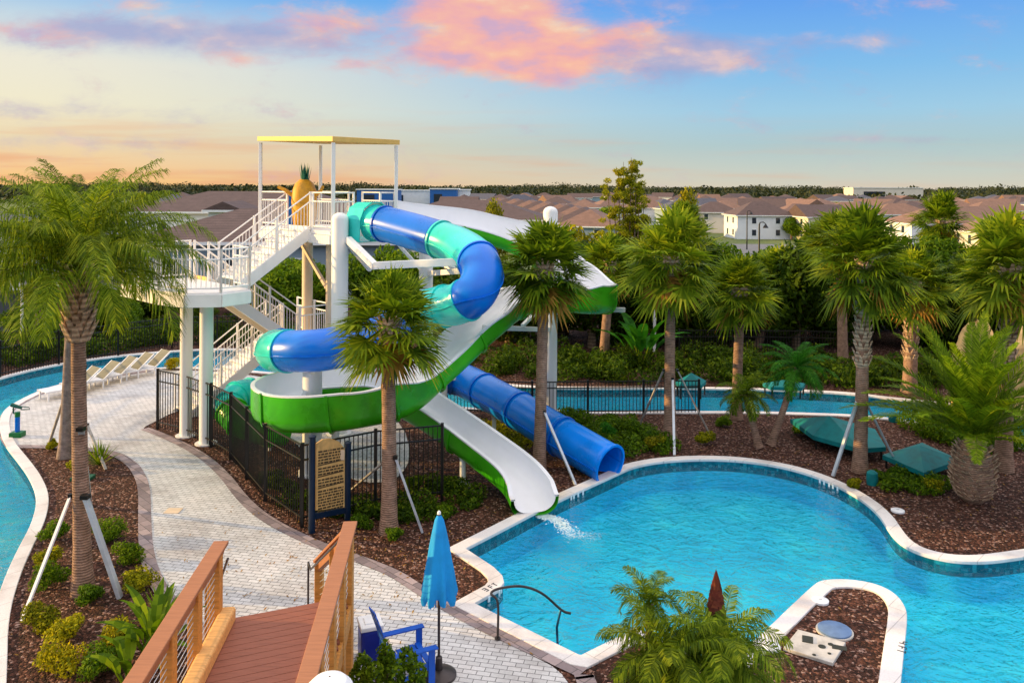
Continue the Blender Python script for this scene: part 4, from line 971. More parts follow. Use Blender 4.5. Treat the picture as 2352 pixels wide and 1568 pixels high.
def circ(r, seg=36): return [(r * math.cos(2 * math.pi * k / seg), r * math.sin(2 * math.pi * k / seg)) for k in range(seg)]
for a, b, mt in colour_sections():
    i0, i1 = int(round(a * NT)), int(round(b * NT)); last = b >= 23
    m = sweep(fr, i0, i1, lambda i: circ(TR), True)
    o = m.build('tube_section', mt, ts, True)
    sm = o.modifiers.new('shell', 'SOLIDIFY'); sm.thickness = .02; sm.offset = -1
    # end flange and side seams
    f2 = MB()
    p, t, s, u_ = fr[i0]
    for off, rr_ in ((0, TR + .055),):
        f2.tube([p - t * .035, p + t * .035], rr_, 36)
    for sg in (-1, 1):
        for i in range(i0, i1):
            pa, ta, sa, ua = fr[i]; pb, tb, sb, ub = fr[i + 1]; f2.beam(pa + sa * sg * (TR + .02) - ua * .06, pb + sb * sg * (TR + .02) - ub * .06, .06, .02)
    f = f2.build('flange', mt, o); f.data.materials.clear(); f.data.materials.append(MT[{'gel_teal': 'gel_teal', 'gel_blue': 'gel_blue', 'gel_blue2': 'gel_blue'}[mt]])
# mouth ring
p, t, s, u_ = fr[-1]
m = MB(); 
seg = 36
for (r1, off) in ((TR + .045, -.05), (TR + .045, .01), (TR - .02, .01), (TR - .02, -.05)):
    m.v += [tuple(p + t * off + s * (r1 * math.cos(2 * math.pi * k / seg)) + u_ * (r1 * math.sin(2 * math.pi * k / seg))) for k in range(seg)]
for j in range(4):
    for k in range(seg): m.f.append((j * seg + k, j * seg + (k + 1) % seg, ((j + 1) % 4) * seg + (k + 1) % seg, ((j + 1) % 4) * seg + k))
m.build('mouth_rim', 'gel_blue2', ts, True)
# start hood
p, t, s, u_ = fr[0]
m = MB(); rot = Matrix((s, t, u_)).transposed()
hood = [(-.55, -.52), (.55, -.52), (.55, .1), (.42, .42), (.15, .58), (-.15, .58), (-.42, .42), (-.55, .1)]
vs = [p - t * .75 + s * a * .95 + u_ * b * .95 for a, b in hood] + [p + t * .02 + s * a * 1.06 + u_ * b * 1.06 for a, b in hood]; n = len(hood)
m.add(vs, [(i, (i + 1) % n, n + (i + 1) % n, n + i) for i in range(n)]); o = m.build('entry_hood', 'gel_teal', ts)
sm = o.modifiers.new('shell', 'SOLIDIFY'); sm.thickness = .03
# green cradle under the long teal exit part
m = MB().beam(WD(1135, 925, 24.4) + Vector((0, 0, -.35)), Vector((WD(1135, 925, 24.4).x, 24.4, 0)), .12, .12); m.build('support_post', 'white', ts)

# ------------------------------------------------------------------ open flume slide
fl_px = [(912, 512, 27.0), (1000, 530, 27.5), (1110, 553, 27.9), (1205, 590, 28.0), (1295, 655, 27.6), (1362, 698, 26.6), (1365, 712, 25.3), (1318, 712, 24.3), (1255, 702, 23.6), (1172, 722, 22.8), (1112, 768, 21.9), (1050, 826, 21.2), (985, 884, 20.5)]
fp = [WD(*q) for q in fl_px]
fp += [Vector((-2.75, 19.85, 2.0)), Vector((-3.6, 19.5, 1.84)), Vector((-4.6, 19.45, 1.72)), Vector((-5.5, 19.85, 1.64)), Vector((-6.02, 20.9, 1.58)), Vector((-5.75, 22.0, 1.54)), Vector((-4.9, 22.65, 1.5)), Vector((-3.85, 22.75, 1.46)), Vector((-2.95, 22.25, 1.34))]
E_ = Vector((.56, 18.5, .02)); S_ = Vector((-2.92, 21.98, 1.36))
fp += [Vector((-2.1, 21.55, 1.1)), Vector((-1.25, 20.8, .8)), Vector((-.45, 20.02, .5)), Vector((.12, 19.4, .28)), Vector((.40, 18.95, .13)), Vector((.55, 18.48, .04))]
fl = thing('flume_slide', (fp[0].x, fp[0].y, 0), 'open flume slide, green outside and white inside, curling left then running into the pool', 'water slide')
NF = 8
fpath = catmull(fp, NF); ffr = frames(fpath); nf = len(fpath)
# wall heights: (left, right) looking along travel, per control point
hh = {}
def lerpk(keys, x):
    for i in range(len(keys) - 1):
        if keys[i][0] <= x <= keys[i + 1][0]:
            f_ = (x - keys[i][0]) / (keys[i + 1][0] - keys[i][0]); f_ = f_ * f_ * (3 - 2 * f_); return keys[i][1] + (keys[i + 1][1] - keys[i][1]) * f_
    return keys[-1][1]
nk = len(fp) - 1
HL = [(0, .75), (2, .95), (3.2, 1.15), (4.2, .92), (5, .7), (6, .8), (8, .85), (9, .62), (11, .6), (12, .72), (13, .88), (16, .84), (19, .8), (20.5, .66), (21, .6), (24, .56), (26, .5), (nk, .36)]
HR = [(0, .34), (3, .34), (4.5, .5), (7, .5), (11, .5), (13, .5), (19, .5), (21, .6), (24, .58), (26, .5), (nk, .38)]
WH = .60
def uprof(i, off=0.0, lip=True):
    x = i / NF; hl, hr = lerpk(HL, x), lerpk(HR, x)
    wf = WH - .10 * max(0, min(1, (x - 20) / 2))
    # first curves turn right (travel view), so the outer wall is on the left and vice versa: choose by path curvature
    a = ffr[max(0, i - 5)][1]; b = ffr[min(nf - 1, i + 5)][1]; turn = a.x * b.y - a.y * b.x
    w = max(-1, min(1, turn / .45))
    if x < 3.2: w = -1
    hi, lo = max(hl, hr), min(hl, hr)
    hR_, hL_ = lo + (hi - lo) * max(0, w), lo + (hi - lo) * max(0, -w)   # turning left -> right wall outer
    r = .34; pr = []
    fl_ = lambda h: min(r, h * .9)
    pr.append((-wf - off, max(hL_, .12)))
    rl = fl_(max(hL_, .12))
    for k in range(7):
        q = math.pi / 2 * k / 6; pr.append((-(wf + off) + (r) * (1 - math.cos(q)), rl * (1 - math.sin(q)) - off))
    rr_ = fl_(max(hR_, .12))
    for k in range(7):
        q = math.pi / 2 * (6 - k) / 6; pr.append(((wf + off) - (r) * (1 - math.cos(q)), rr_ * (1 - math.sin(q)) - off))
    pr.append((wf + off, max(hR_, .12)))
    return pr
cuts = [0, 1.5, 3, 4.5, 6, 7.5, 9, 10.5, 12, 13.3, 14.6, 16, 17.5, 19, 21, 23, nk]
for ci in range(len(cuts) - 1):
    i0, i1 = int(round(cuts[ci] * NF)), int(round(cuts[ci + 1] * NF))
    m = sweep(ffr, i0, i1, lambda i: uprof(i, .075), False); o = m.build('flume_section', 'gel_green', fl, True)
    # rib at the joint
    p, t, s, u_ = ffr[i0]; pr = uprof(i0, .115); rb = MB(); k = len(pr)
    rb.v = [tuple(p - t * .03 + s * a + u_ * b) for a, b in pr] + [tuple(p + t * .03 + s * a + u_ * b) for a, b in pr] + [tuple(p - t * .03 + s * a * .95 + u_ * (b + .03)) for a, b in pr] + [tuple(p + t * .03 + s * a * .95 + u_ * (b + .03)) for a, b in pr]
    for j in range(k - 1): rb.f += [(j, j + 1, k + j + 1, k + j), (j, 2 * k + j, 2 * k + j + 1, j + 1), (k + j, k + j + 1, 3 * k + j + 1, 3 * k + j)]
    rb.build('joint_rib', 'gel_green', o)
    m = sweep(ffr, i0, i1, lambda i: uprof(i, 0.0), False)
    li = m.build('lining', 'gel_white', o, True)
    for jx in (0, -1):
        m = MB()
        for i in range(i0, i1 + 1):
            pa, ta, sa, ua = ffr[i]; q = uprof(i)[jx]; sg = -1 if jx == 0 else 1; c = pa + sa * (q[0] + sg * .03) + ua * q[1]
            m.v += [tuple(c + sa * (.05 * e) + ua * (.018 * f)) for e, f in ((-1, -1), (1, -1), (1, 1), (-1, 1))]
        k_ = i1 - i0
        for r in range(k_):
            for e in range(4): m.f.append((r * 4 + e, r * 4 + (e + 1) % 4, (r + 1) * 4 + (e + 1) % 4, (r + 1) * 4 + e))
        m.build('rim', 'gel_white', o)
def side_slide():
    P = [Vector(q) for q in catmull([WD(600, 905, 24.6), WD(555, 905, 23.9), WD(530, 930, 23.4), WD(545, 962, 22.9), WD(600, 985, 22.7), WD(650, 990, 23.2)], 8)]
    t = thing('teal_slide', (P[0].x, P[0].y, 0), 'short teal and green slide curl behind the black fence, left of the green bowl', 'water slide')
    f_ = frames([np.array(p) for p in P]); n = len(P) - 1
    a = sweep(f_, 0, n // 2, lambda i: circ(.42), True).build('tube_section', 'gel_teal', t, True); b = sweep(f_, n // 2, n, lambda i: circ(.42), True).build('tube_section', 'gel_green', t, True)
    for i in range(0, n, 5): p, tt, s_, u_ = f_[i]; MB().tube([p - tt * .03, p + tt * .03], .47, 28).build('flange', 'gel_teal' if i < n // 2 else 'gel_green', a if i < n // 2 else b)
    for q in (P[6], P[-6]): MB().tube([(q.x, q.y, 0), (q.x, q.y, max(.1, q.z - .35))], .06, 10).build('support_post', 'white', t)
side_slide()
# ------------------------------------------------------------------ columns with arms
def column(base, top, r, label, arms, name='support_column', group='white round slide support columns', dome=True):
    t = thing(name, base, label, 'support column', group)
    H = top - base.z; prof = [(r + .12, 0), (r + .12, .04), (r, .05), (r, H - r * .8)] + ([(r * math.cos(q), H - r * .8 + r * .8 * math.sin(q)) for q in (.4, .8, 1.2, 1.5)] if dome else [(r, H)])
    part(MB().lathe(prof, seg=28), 'shaft', 'white', t, smooth=True)
    for a, b, w_ in arms: MB().beam(a, b, w_, w_).build('arm', 'white2', t, bevel=.01)
    return t
c1 = Vector((WD(780, 700, 24.4).x, 24.4, 0)); 
column(c1, WD(780, 488, 24.4).z, .25, 'thick white domed column in front of the slide tower platform', [
    (WD(800, 550, 24.3), WD(862, 612, 22.2), .18), (WD(862, 610, 22.2), WD(1060, 601, 21.2), .2), (WD(800, 560, 24.3), WD(850, 620, 25.2), .12)])
c2 = Vector((WD(978, 700, 25.6).x, 25.6, 0))
column(c2, WD(978, 572, 25.6).z, .22, 'white column beneath the middle of the blue tube, behind the fan palm crown', [
    (WD(900, 545, 25.6), WD(986, 640, 25.6), .1), (WD(986, 628, 25.6), WD(1062, 622, 22.0), .16), (WD(986, 600, 25.6), WD(1048, 618, 23), .1)], dome=False)
c3 = G(1262, 945); 
column(Vector((c3.x, c3.y, 0)), WD(1262, 474, c3.y).z, .245, 'tall white domed column standing right of the slides, between the fan palms', [
    (WD(1262, 706, c3.y), WD(1435, 712, 25.6), .14), (WD(1262, 757, c3.y - .2), WD(1112, 752, 22.0), .14), (WD(1258, 690, c3.y), WD(1200, 748, 24), .1), (WD(1262, 640, c3.y), WD(1330, 690, 24.6), .12), (WD(1262, 560, c3.y), WD(1215, 570, 28.0), .14)])
for px, ty, by, lab in ((1020, 868, 968, 'slim white post under the green flume beside the straight blue tube'), (705, 985, 1092, 'short white post under the green bowl of the flume, left one'), (770, 975, 1085, 'short white post under the green bowl of the flume, right one')):
    b = G(px, by); column(b, WD(px, ty, b.y).z, .1, lab, [(WD(px - 30, ty + 2, b.y), WD(px + 30, ty + 2, b.y), .09)], 'support_post', 'short white posts under the slides', dome=False)
b = V3(15.9, 26.3, 0); b = Vector((-5.2, 21.1, 0)); column(b, 3.0, .25, 'thick white column standing inside the curl of the green bowl', [(b + Vector((0, 0, 2.6)), Vector((-5.0, 20.4, 2.9)), .12)])
column(Vector((-1.2, 20.2, 0)), .75, .08, 'small post beneath the white slide run', [], 'support_post', 'short white posts under the slides', dome=False)

# splash where the flume meets the pool
def splash():
    g = nrng(4); a = G(1240, 1185, WL); b = G(1368, 1242, WL); n = 1300; f_ = g.uniform(0, 1, n) ** 1.3; sd_ = g.normal(size=n) * (.06 + .13 * f_) + .12 * np.sin(f_ * 7)
    d = (b - a); nrm = Vector((-d.y, d.x, 0)).normalized(); V = []
    for i in range(n):
        c = a + d * f_[i] + nrm * sd_[i]; s = g.uniform(.010, .045) * (1.25 - f_[i]); c.z += s * .4
        q = g.uniform(0, 3.14); ux = Vector((math.cos(q), math.sin(q), 0)) * s; uy = Vector((-math.sin(q), math.cos(q), 0)) * s * .6
        V.append([c - ux, c - uy + Vector((0, 0, s * .4)), c + ux, c + uy + Vector((0, 0, s * .2))])
    o = quads_obj('splash', np.array([[tuple(p) for p in q] for q in V]), 'foam'); tag(o, 'white foam trail on the water where the white flume ends', 'splash', None, 'stuff')
splash()

# ------------------------------------------------------------------ fences
def fence(pts, h, label, step=.11, mat='black', name='metal_fence', group='black metal fences', post=2.0, pr=.010, rails=(.12, .82, 1.0)):
    pts = [Vector((p.x, p.y, 0)) for p in pts]; t = thing(name, pts[0], label, 'fence', group)
    up = Vector((0, 0, 1)); done = []
    for i in range(len(pts) - 1):
        a, b = pts[i], pts[i + 1]; ln = (b - a).length; nb = max(1, int(round(ln / post)))
        for j in range(nb):
            p, q = a.lerp(b, j / nb), a.lerp(b, (j + 1) / nb); m = MB()
            for f_ in rails: m.beam(p + up * h * f_, q + up * h * f_, .03, .035)
            n = int((q - p).length / step)
            for k in range(1, n): c = p.lerp(q, k / n); m.beam(c + up * .06, c + up * h, pr * 2, pr * 2)
            m.build('fence_panel', mat, t)
            if (p not in done): MB().beam(p, p + up * (h + .06), .07, .07).build('fence_post', mat, t); done.append(p)
    MB().beam(pts[-1], pts[-1] + up * (h + .06), .07, .07).build('fence_post', mat, t)
    return t
fence([G(362, 985), G(415, 998), G(485, 1028), G(530, 1056), G(609, 1151), G(694, 1211), G(862, 1168), G(1015, 1150)], 1.8, 'black metal fence curving along the path around the foot of the slides')
fence([G(1020, 948), G(1222, 955), G(1350, 953), G(1478, 952), G(1605, 950)], 1.1, 'low black metal fence on the near bank of the river behind the blue tube')
fence([G(-300, 990), G(0, 868), G(135, 838), G(395, 800), G(600, 792)], 1.4, 'black metal fence along the far bank of the river on the left')
fence([G(1560, 840), G(1700, 840), G(1850, 842), G(2000, 848)], 1.5, 'black metal fence in front of the dark hedge beyond the river')

# ------------------------------------------------------------------ rules sign
def rules_sign():
    a, b = G(716, 1222), G(798, 1192); t = thing('rules_sign', a, 'slide rules board between two navy round posts in front of the black fence', 'sign')
    for p, h in ((a, 2.05), (b, 1.7)):
        MB().tube([p, p + Vector((0, 0, h))], .075, 16).lathe([(.085, h), (.085, h + .03), (.02, h + .07)], p, 16).build('post', 'navy', t, True)
    b2 = Vector((b.x, b.y, 0)); d = (b2 - a).normalized(); w_ = (b2 - a).length; nrm = Vector((d.y, -d.x, 0)); nrm = nrm if nrm.y < 0 else -nrm
    def P(u_, z, o=0): return a + d * (u_ * w_) + Vector((0, 0, z)) + nrm * o
    poly = [(.1, .45), (.9, .30), (.9, 1.62), (.72, 1.82), (.5, 1.93), (.28, 1.96), (.1, 1.9)]
    m = MB(); n = len(poly); m.add([P(x, z, .02) for x, z in poly] + [P(x, z, -.02) for x, z in poly], [tuple(range(n)), tuple(reversed(range(n, 2 * n)))] + [(i, n + i, n + (i + 1) % n, (i + 1) % n) for i in range(n)])
    bd = m.build('board', 'signcream', t); bd.modifiers.new('b', 'BEVEL').width = .004
    m = MB().beam(P(.02, .34), P(.98, .22), .05, .12); m.build('lower_bar', 'navy', t)
    g = random.Random(2); m = MB()
    for r in range(22):
        z = 1.72 - r * .062; x = .15
        if r in (5, 9, 13): 
            m.beam(P(.14, z, .024), P(.86, z - .03, .024), .004, .022); continue
        while x < .84:
            l = g.uniform(.03, .12); e = min(.86, x + l); m.beam(P(x, z - .09 * x, .024), P(e, z - .09 * e, .024), .004, .036); x = e + .022
    m.build('lettering', 'signdark', t)
    m = MB().box(P(.8, 1.5, .035), (.12, .02, .22)); m.build('emblem', 'tan', t)
rules_sign()

# ------------------------------------------------------------------ palm props
def prop(px0, py0, d0, px1, py1, w_, label, mat='propwood'):
    a = WD(px0, py0, d0); b = G(px1, py1); t = thing('tree_prop', (b.x, b.y, 0), label, 'prop', 'slanted props bracing the palms')
    MB().beam(a, b, w_, w_ * .6).build('pole', mat, t, bevel=.004)
    MB().box((a.x, a.y, a.z), (w_ * 1.15, w_ * 1.15, .07)).build('clamp', 'black', t)
dA = G(190, 1362).y; dB = G(150, 1050).y
prop(162, 1138, dA, 50, 1425, .06, 'thin pale prop on the left side of the front tall palm', 'lid')
prop(196, 1140, dA - .15, 276, 1372, .12, 'thick grey prop on the right side of the front tall palm', 'galv')
prop(186, 985, dA - .2, 206, 1160, .11, 'upright grey prop strapped to the front of the front tall palm', 'galv')
prop(150, 905, dB, 109, 1030, .07, 'dark prop on the left side of the back tall palm')
prop(200, 975, dB, 243, 1078, .07, 'dark prop on the right side of the back tall palm')
d2 = G(893, 1222).y
prop(908, 1050, d2 - .1, 970, 1222, .08, 'pale grey prop right of the middle fan palm, behind the umbrella', 'galv')
prop(880, 1062, d2 + .1, 800, 1130, .06, 'dark prop left of the middle fan palm')
d3 = G(1237, 1078).y; prop(1250, 945, d3 - .1, 1322, 1113, .07, 'pale prop right of the palm crossing the blue tube', 'galv')
d4 = G(1538, 1005).y
prop(1524, 850, d4, 1468, 978, .06, 'left prop of the tallest broad fan palm'); prop(1545, 870, d4 - .2, 1549, 1045, .07, 'front upright prop of the tallest broad fan palm', 'galv'); prop(1556, 850, d4, 1632, 1000, .06, 'right prop of the tallest broad fan palm')
d6 = G(1975, 1083).y
prop(1973, 910, d6, 1913, 1093, .09, 'pale left prop of the scaly braced palm beside the pool', 'galv'); prop(1985, 915, d6, 2067, 1080, .07, 'right prop of the scaly braced palm beside the pool', 'galv')
prop(1715, 880, 25, 1735, 950, .06, 'prop right of the dark low fan palm')

# ------------------------------------------------------------------ footbridge
def footbridge():
    BZ = 1.6; ax = Vector((-.085, 1, 0)).normalized(); A = Vector((-3.95, 10.85, BZ)); B = Vector((-2.31, 11.52, BZ))
    t = thing('footbridge', (A.x, A.y, 0), 'wooden footbridge deck with orange posts and red-brown top rails in the foreground', 'bridge')
    back = 6.5; n = 44; m = MB()
    for i in range(n):
        f0 = i / n; o = -ax * (back * f0); wdt = back / n
        a = A + o; b = B + o; m.beam(a + Vector((0, 0, -.015)), b + Vector((0, 0, -.015)), wdt * .90, .03)
    m.build('deck_board', 'deckboard', t)
    m = MB()
    for p in (A, B, (A + B) / 2): m.beam(p + Vector((0, 0, -.17)), p - ax * back + Vector((0, 0, -.17)), .1, .26)
    m.build('joist', 'cedar', t)
    # left curb log, right curb log
    for p, s_ in ((A, .13), (B, -.13)):
        m = MB().beam(p + Vector((s_, .1, .09)), p - ax * back + Vector((s_, 0, .09)), .2, .2); m.build('curb_log', 'cedarlog', t, bevel=.035)
    # rails
    for p, nm in ((A, 'l'), (B, 'r')):
        h = 1.0; e = p - ax * back
        MB().beam(p + ax * .22 + Vector((0, 0, h)), e + Vector((0, 0, h)), .20, .045).build('top_rail', 'composite', t, bevel=.008)
        MB().beam(p + ax * .12 + Vector((0, 0, h - .11)), e + Vector((0, 0, h - .11)), .06, .17).build('rail_board', 'composite', t)
        for k, f_ in enumerate((.03, .95, 1.9, 2.9, 4.0, 5.2)):
            q = p - ax * f_; MB().beam(q + Vector((0, 0, -1.5 if nm == 'r' else -.25)), q + Vector((0, 0, h - .03)), .14, .14).build('post', 'cedar', t, bevel=.012)
        m = MB()
        for k in range(9): z = .14 + k * .085; m.tube([p + Vector((0, 0, z)), e + Vector((0, 0, z))], .005, 5)
        m.build('cable', 'galv', t)
    # stairs down to the path
    ed = (B - A).normalized(); dn = Vector((-ed.y, ed.x, 0)); run = 2.7; nst = 9; m = MB()
    for i in range(nst):
        z = BZ - BZ * (i + 1) / nst; o = dn * (run * (i + .5) / nst); m.beam(A + o + Vector((0, 0, z - BZ + .0 - .02)), B + o + Vector((0, 0, z - BZ - .02)), run / nst * 1.05, .04)
    m.build('stair_tread', 'deckboard', t)
    for p in (A, B):
        q = p + dn * run; q.z = .05; MB().beam(p + Vector((0, 0, -.12)), q, .08, .28).build('stringer', 'cedar', t)
        MB().beam(p + Vector((0, 0, .98)), q + Vector((0, 0, .93)), .19, .045).build('stair_rail', 'composite', t, bevel=.008)
        MB().beam(p + Vector((0, 0, .86)), q + Vector((0, 0, .81)), .05, .15).build('rail_board', 'composite', t)
        for f_ in (.42, .97):
            s = p.lerp(q, f_); MB().beam(Vector((s.x, s.y, 0)), Vector((s.x, s.y, s.z + .93)), .14, .14).build('post', 'cedar', t, bevel=.012)
        m = MB()
        for k in range(6): m.tube([p + Vector((0, 0, .15 + k * .11)), q + Vector((0, 0, .1 + k * .11))], .005, 5)
        m.build('cable', 'galv', t)
        ins = (ed if p is A else -ed) * .14; e2 = q + dn * .25 + ins
        MB().tube([p + ins + Vector((0, 0, .85)), q + ins + Vector((0, 0, .8)), e2 + Vector((0, 0, .82)), e2 + Vector((0, 0, .4)), Vector((e2.x, e2.y, 0))], .018, 8).build('handrail', 'bronze', t, True)
footbridge()

# ------------------------------------------------------------------ umbrella, chair, bin, dome
def umbrella():
    g = G(1008, 1553); t = thing('closed_umbrella', g, 'closed light blue market umbrella on a round dark base beside the blue armchair', 'umbrella')
    part(MB().lathe([(.27, 0), (.27, .05), (.2, .09), (.06, .12), (.05, .3), (.03, .32)], seg=28), 'base', 'bronze', t, smooth=True)
    part(MB().tube([(0, 0, .1), (-.01, 0, 2.5)], .021, 12), 'pole', 'bronze', t, smooth=True)
    part(MB().lathe([(.012, 0), (.03, .02), (.028, .05), (.01, .07)], (-.01, 0, 2.47), 10), 'finial', 'lid', t, smooth=True)
    m = MB(); seg = 64
    prof = [(2.47, .03), (2.40, .07), (2.2, .12), (2.0, .165), (1.8, .20), (1.6, .245), (1.45, .27), (1.32, .30), (1.24, .28)]
    for z, r in prof:
        for k in range(seg):
            a = 2 * math.pi * k / seg; f_ = (2.47 - z) / 1.2; rr_ = r * (1 - .30 * f_ * (.5 + .5 * math.cos(a * 8)) + .05 * math.sin(a * 3 + 1)); zz = z - .07 * f_ * (1 if math.cos(a * 8) < 0 else 0) + .03 * math.sin(a * 3) * f_
            m.v.append((rr_ * math.cos(a) - .01, rr_ * math.sin(a), zz))
    for i in range(len(prof) - 1):
        for k in range(seg): m.f.append((i * seg + k, i * seg + (k + 1) % seg, (i + 1) * seg + (k + 1) % seg, (i + 1) * seg + k))
    o = part(m, 'canopy', 'umbblue', t, smooth=True)
    part(MB().beam((-.12, -.13, 1.28), (-.12, -.14, 1.1), .02, .004).beam((-.04, -.16, 1.24), (-.04, -.17, 1.14), .015, .004), 'tie_strap', 'umbblue', t)
umbrella()
def chair():
    t = loc_thing('armchair', Vector((-1.56, 12.18, 0)), 'royal blue slatted armchair facing the pool beside the closed umbrella', 'chair', rz=math.atan2(.42, .9))
    # local: +x is forward
    for k in range(6):
        x = .26 - k * .1; part(MB().box((x, 0, .40 - (5 - abs(5 - k)) * .012), (.088, .56, .022)), 'seat_slat', 'chairblue', t, bevel=.005)
    for k in range(5):
        y = -.22 + k * .11; h = .80 + .05 * (1 - abs(k - 2) / 2); part(MB().beam((-.22, y, .32), (-.22 - .28, y * 1.12, .32 + h), .1, .02, up=(0, 1, 0) if False else (1, 0, 0)), 'back_slat', 'chairblue', t, bevel=.005)
    part(MB().beam((-.36, -.27, .72), (-.36, .27, .72), .03, .06), 'back_rail', 'chairblue', t)
    for s_ in (-1, 1):
        y = s_ * .32
        part(MB().box((.02, y, .62), (.72, .11, .025)), 'armrest', 'chairblue', t, bevel=.006)
        part(MB().box((.30, y - s_ * .02, .305), (.10, .03, .61)), 'leg', 'chairblue', t, bevel=.004)
        part(MB().beam((.30, y - s_ * .05, .36), (-.48, y - s_ * .05, .03), .03, .11), 'leg', 'chairblue', t, bevel=.004)
        part(MB().box((-.30, y - s_ * .02, .47), (.05, .03, .3)), 'arm_support', 'chairblue', t)
chair()
def bin_():
    g = G(850, 1512); t = loc_thing('cooler_bin', g, 'navy blue bin with white lid behind the blue armchair', 'bin', rz=R(20))
    part(MB().box((0, 0, .27), (.34, .38, .54)), 'body', 'binblue', t, bevel=.05)
    part(MB().box((0, 0, .57), (.36, .40, .07)).box((0, 0, .61), (.2, .22, .03)), 'lid', 'lid', t, bevel=.025)
    part(MB().box((.175, 0, .42), (.02, .14, .05)), 'handle', 'black', t)
bin_()
def dome():
    p = WD(757, 1575, 7.3); b = Vector((p.x, p.y, 0)); t = thing('bollard_lamp', b, 'white ribbed domed top cut off by the bottom edge in front of the bridge rail', 'lamp')
    m = MB(); seg = 72; prof = [(.20, -.1), (.21, -.03), (.20, 0), (.15, .055), (.08, .08), (.01, .09)]
    for r, z in prof:
        for k in range(seg): a = 2 * math.pi * k / seg; rr_ = r * (1 + (.035 if k % 2 else -.02) * (r > .15)); m.v.append((rr_ * math.cos(a), rr_ * math.sin(a), p.z + z))
    for i in range(len(prof) - 1):
        for k in range(seg): m.f.append((i * seg + k, i * seg + (k + 1) % seg, (i + 1) * seg + (k + 1) % seg, (i + 1) * seg + k))
    part(m, 'cap', 'lid', t); part(MB().tube([(0, 0, 0), (0, 0, p.z - .05)], .07, 16), 'post', 'lid', t, smooth=True)
dome()
# pool handrail
def handrail():
    a = G(1143, 1470); b = G(1280, 1452, WL); t = thing('pool_handrail', a, 'dark bronze curved handrail going down into the near pool corner', 'handrail')
    d = b - a; pts = [a, a + Vector((0, 0, .62)), WD(1128, 1362, a.y + .1), WD(1150, 1350, a.y + .2), WD(1200, 1346, a.y + .35), WD(1245, 1362, a.y + .45), WD(1290, 1400, a.y + .5), WD(1311, 1408, a.y + .5)]
    pts = [Vector(p) for p in catmull(pts, 6)]
    MB().tube(pts, .021, 10).build('rail', 'bronze', t, True)
    MB().tube([WD(1288, 1398, a.y + .5), WD(1279, 1440, a.y + .4), WD(1284, 1456, a.y + .38) + Vector((0, 0, -.6))], .021, 10).build('leg', 'steel', t, True)
    MB().lathe([(.05, 0), (.05, .02)], a + Vector((0, 0, .03)), 16).build('flange', 'bronze', t)
handrail()
# skimmer lids, round cover, concrete pad
for px, py, lab in ((1884, 1381, 'white oval skimmer lid at the top left of the peninsula mulch bed'), (1772, 1487, 'white oval skimmer lid beside the near feathery palms'), (2062, 1174, 'white oval skimmer lid behind the coping at the right pool curve')):
    g = G(px, py); t = thing('skimmer_lid', g, lab, 'lid', 'white skimmer lids'); part(MB().lathe([(.15, 0), (.15, .035), (.13, .045)], seg=24), 'cover', 'lid', t, smooth=True)
    part(MB().box((0, 0, .05), (.06, .02, .008)), 'grip', 'galv', t)
g = G(1917, 1450); t = thing('manhole_cover', g, 'round slate blue cover in the peninsula mulch bed', 'cover'); part(MB().lathe([(.27, 0), (.27, .05), (.25, .06)], seg=32), 'lid', 'slate', t, smooth=True); part(MB().lathe([(.30, 0), (.30, .025)], seg=32), 'frame', 'concrete', t)
def pad():
    P = [G(1833, 1452), G(1943, 1482), G(1913, 1530), G(1799, 1494)]; c = sum(P, Vector()) / 4; t = thing('concrete_pad', c, 'pale concrete pad with holes in the peninsula mulch bed', 'concrete pad')
    m = MB().prism([(p.x - c.x, p.y - c.y) for p in P], 0, .06); part(m, 'slab', 'concrete', t, bevel=.01)
    for px, py, r in ((1888, 1484, .06), (1908, 1479, .045), (1870, 1503, .03), (1905, 1500, .03)): q = G(px, py, .06) - c; part(MB().lathe([(r, .062), (r, .066)], (q.x, q.y, 0), 12), 'opening', 'hole', t)
    for px, py, w_, l_ in ((1928, 1487, .12, .16), (1855, 1468, .2, .12)): q = G(px, py, .06) - c; part(MB().box((q.x, q.y, .066), (l_ * 1.4, w_, .01), R(-20)), 'opening', 'hole', t)
pad()
# little tapped valve box and other cans
for px, py, r, h, lab in ((2003, 1112, .13, .3, 'dark green drum standing in the mulch below the scaly braced palm'), (2052, 968, .14, .25, 'small dark green drum beside the river coping')):
    g = G(px, py); t = thing('drum_light', g, lab, 'drum', 'dark green drums'); part(MB().lathe([(r, 0), (r * 1.1, h * .5), (r, h), (r * .5, h + .05)], seg=18), 'body', 'tealcanvas', t, smooth=True)
g = G(190, 1100); t = thing('valve_box', g, 'green rectangular valve box lid behind the front tall palm trunk', 'box'); part(MB().box((0, 0, .04), (.5, .32, .08)), 'lid', 'box', t, bevel=.01)
g = G(398, 1174); t = thing('drain_cover', g, 'small brown drain cover set in the grey paved path', 'drain cover'); part(MB().box((0, 0, .018), (.34, .3, .012)), 'plate', 'tan', t)
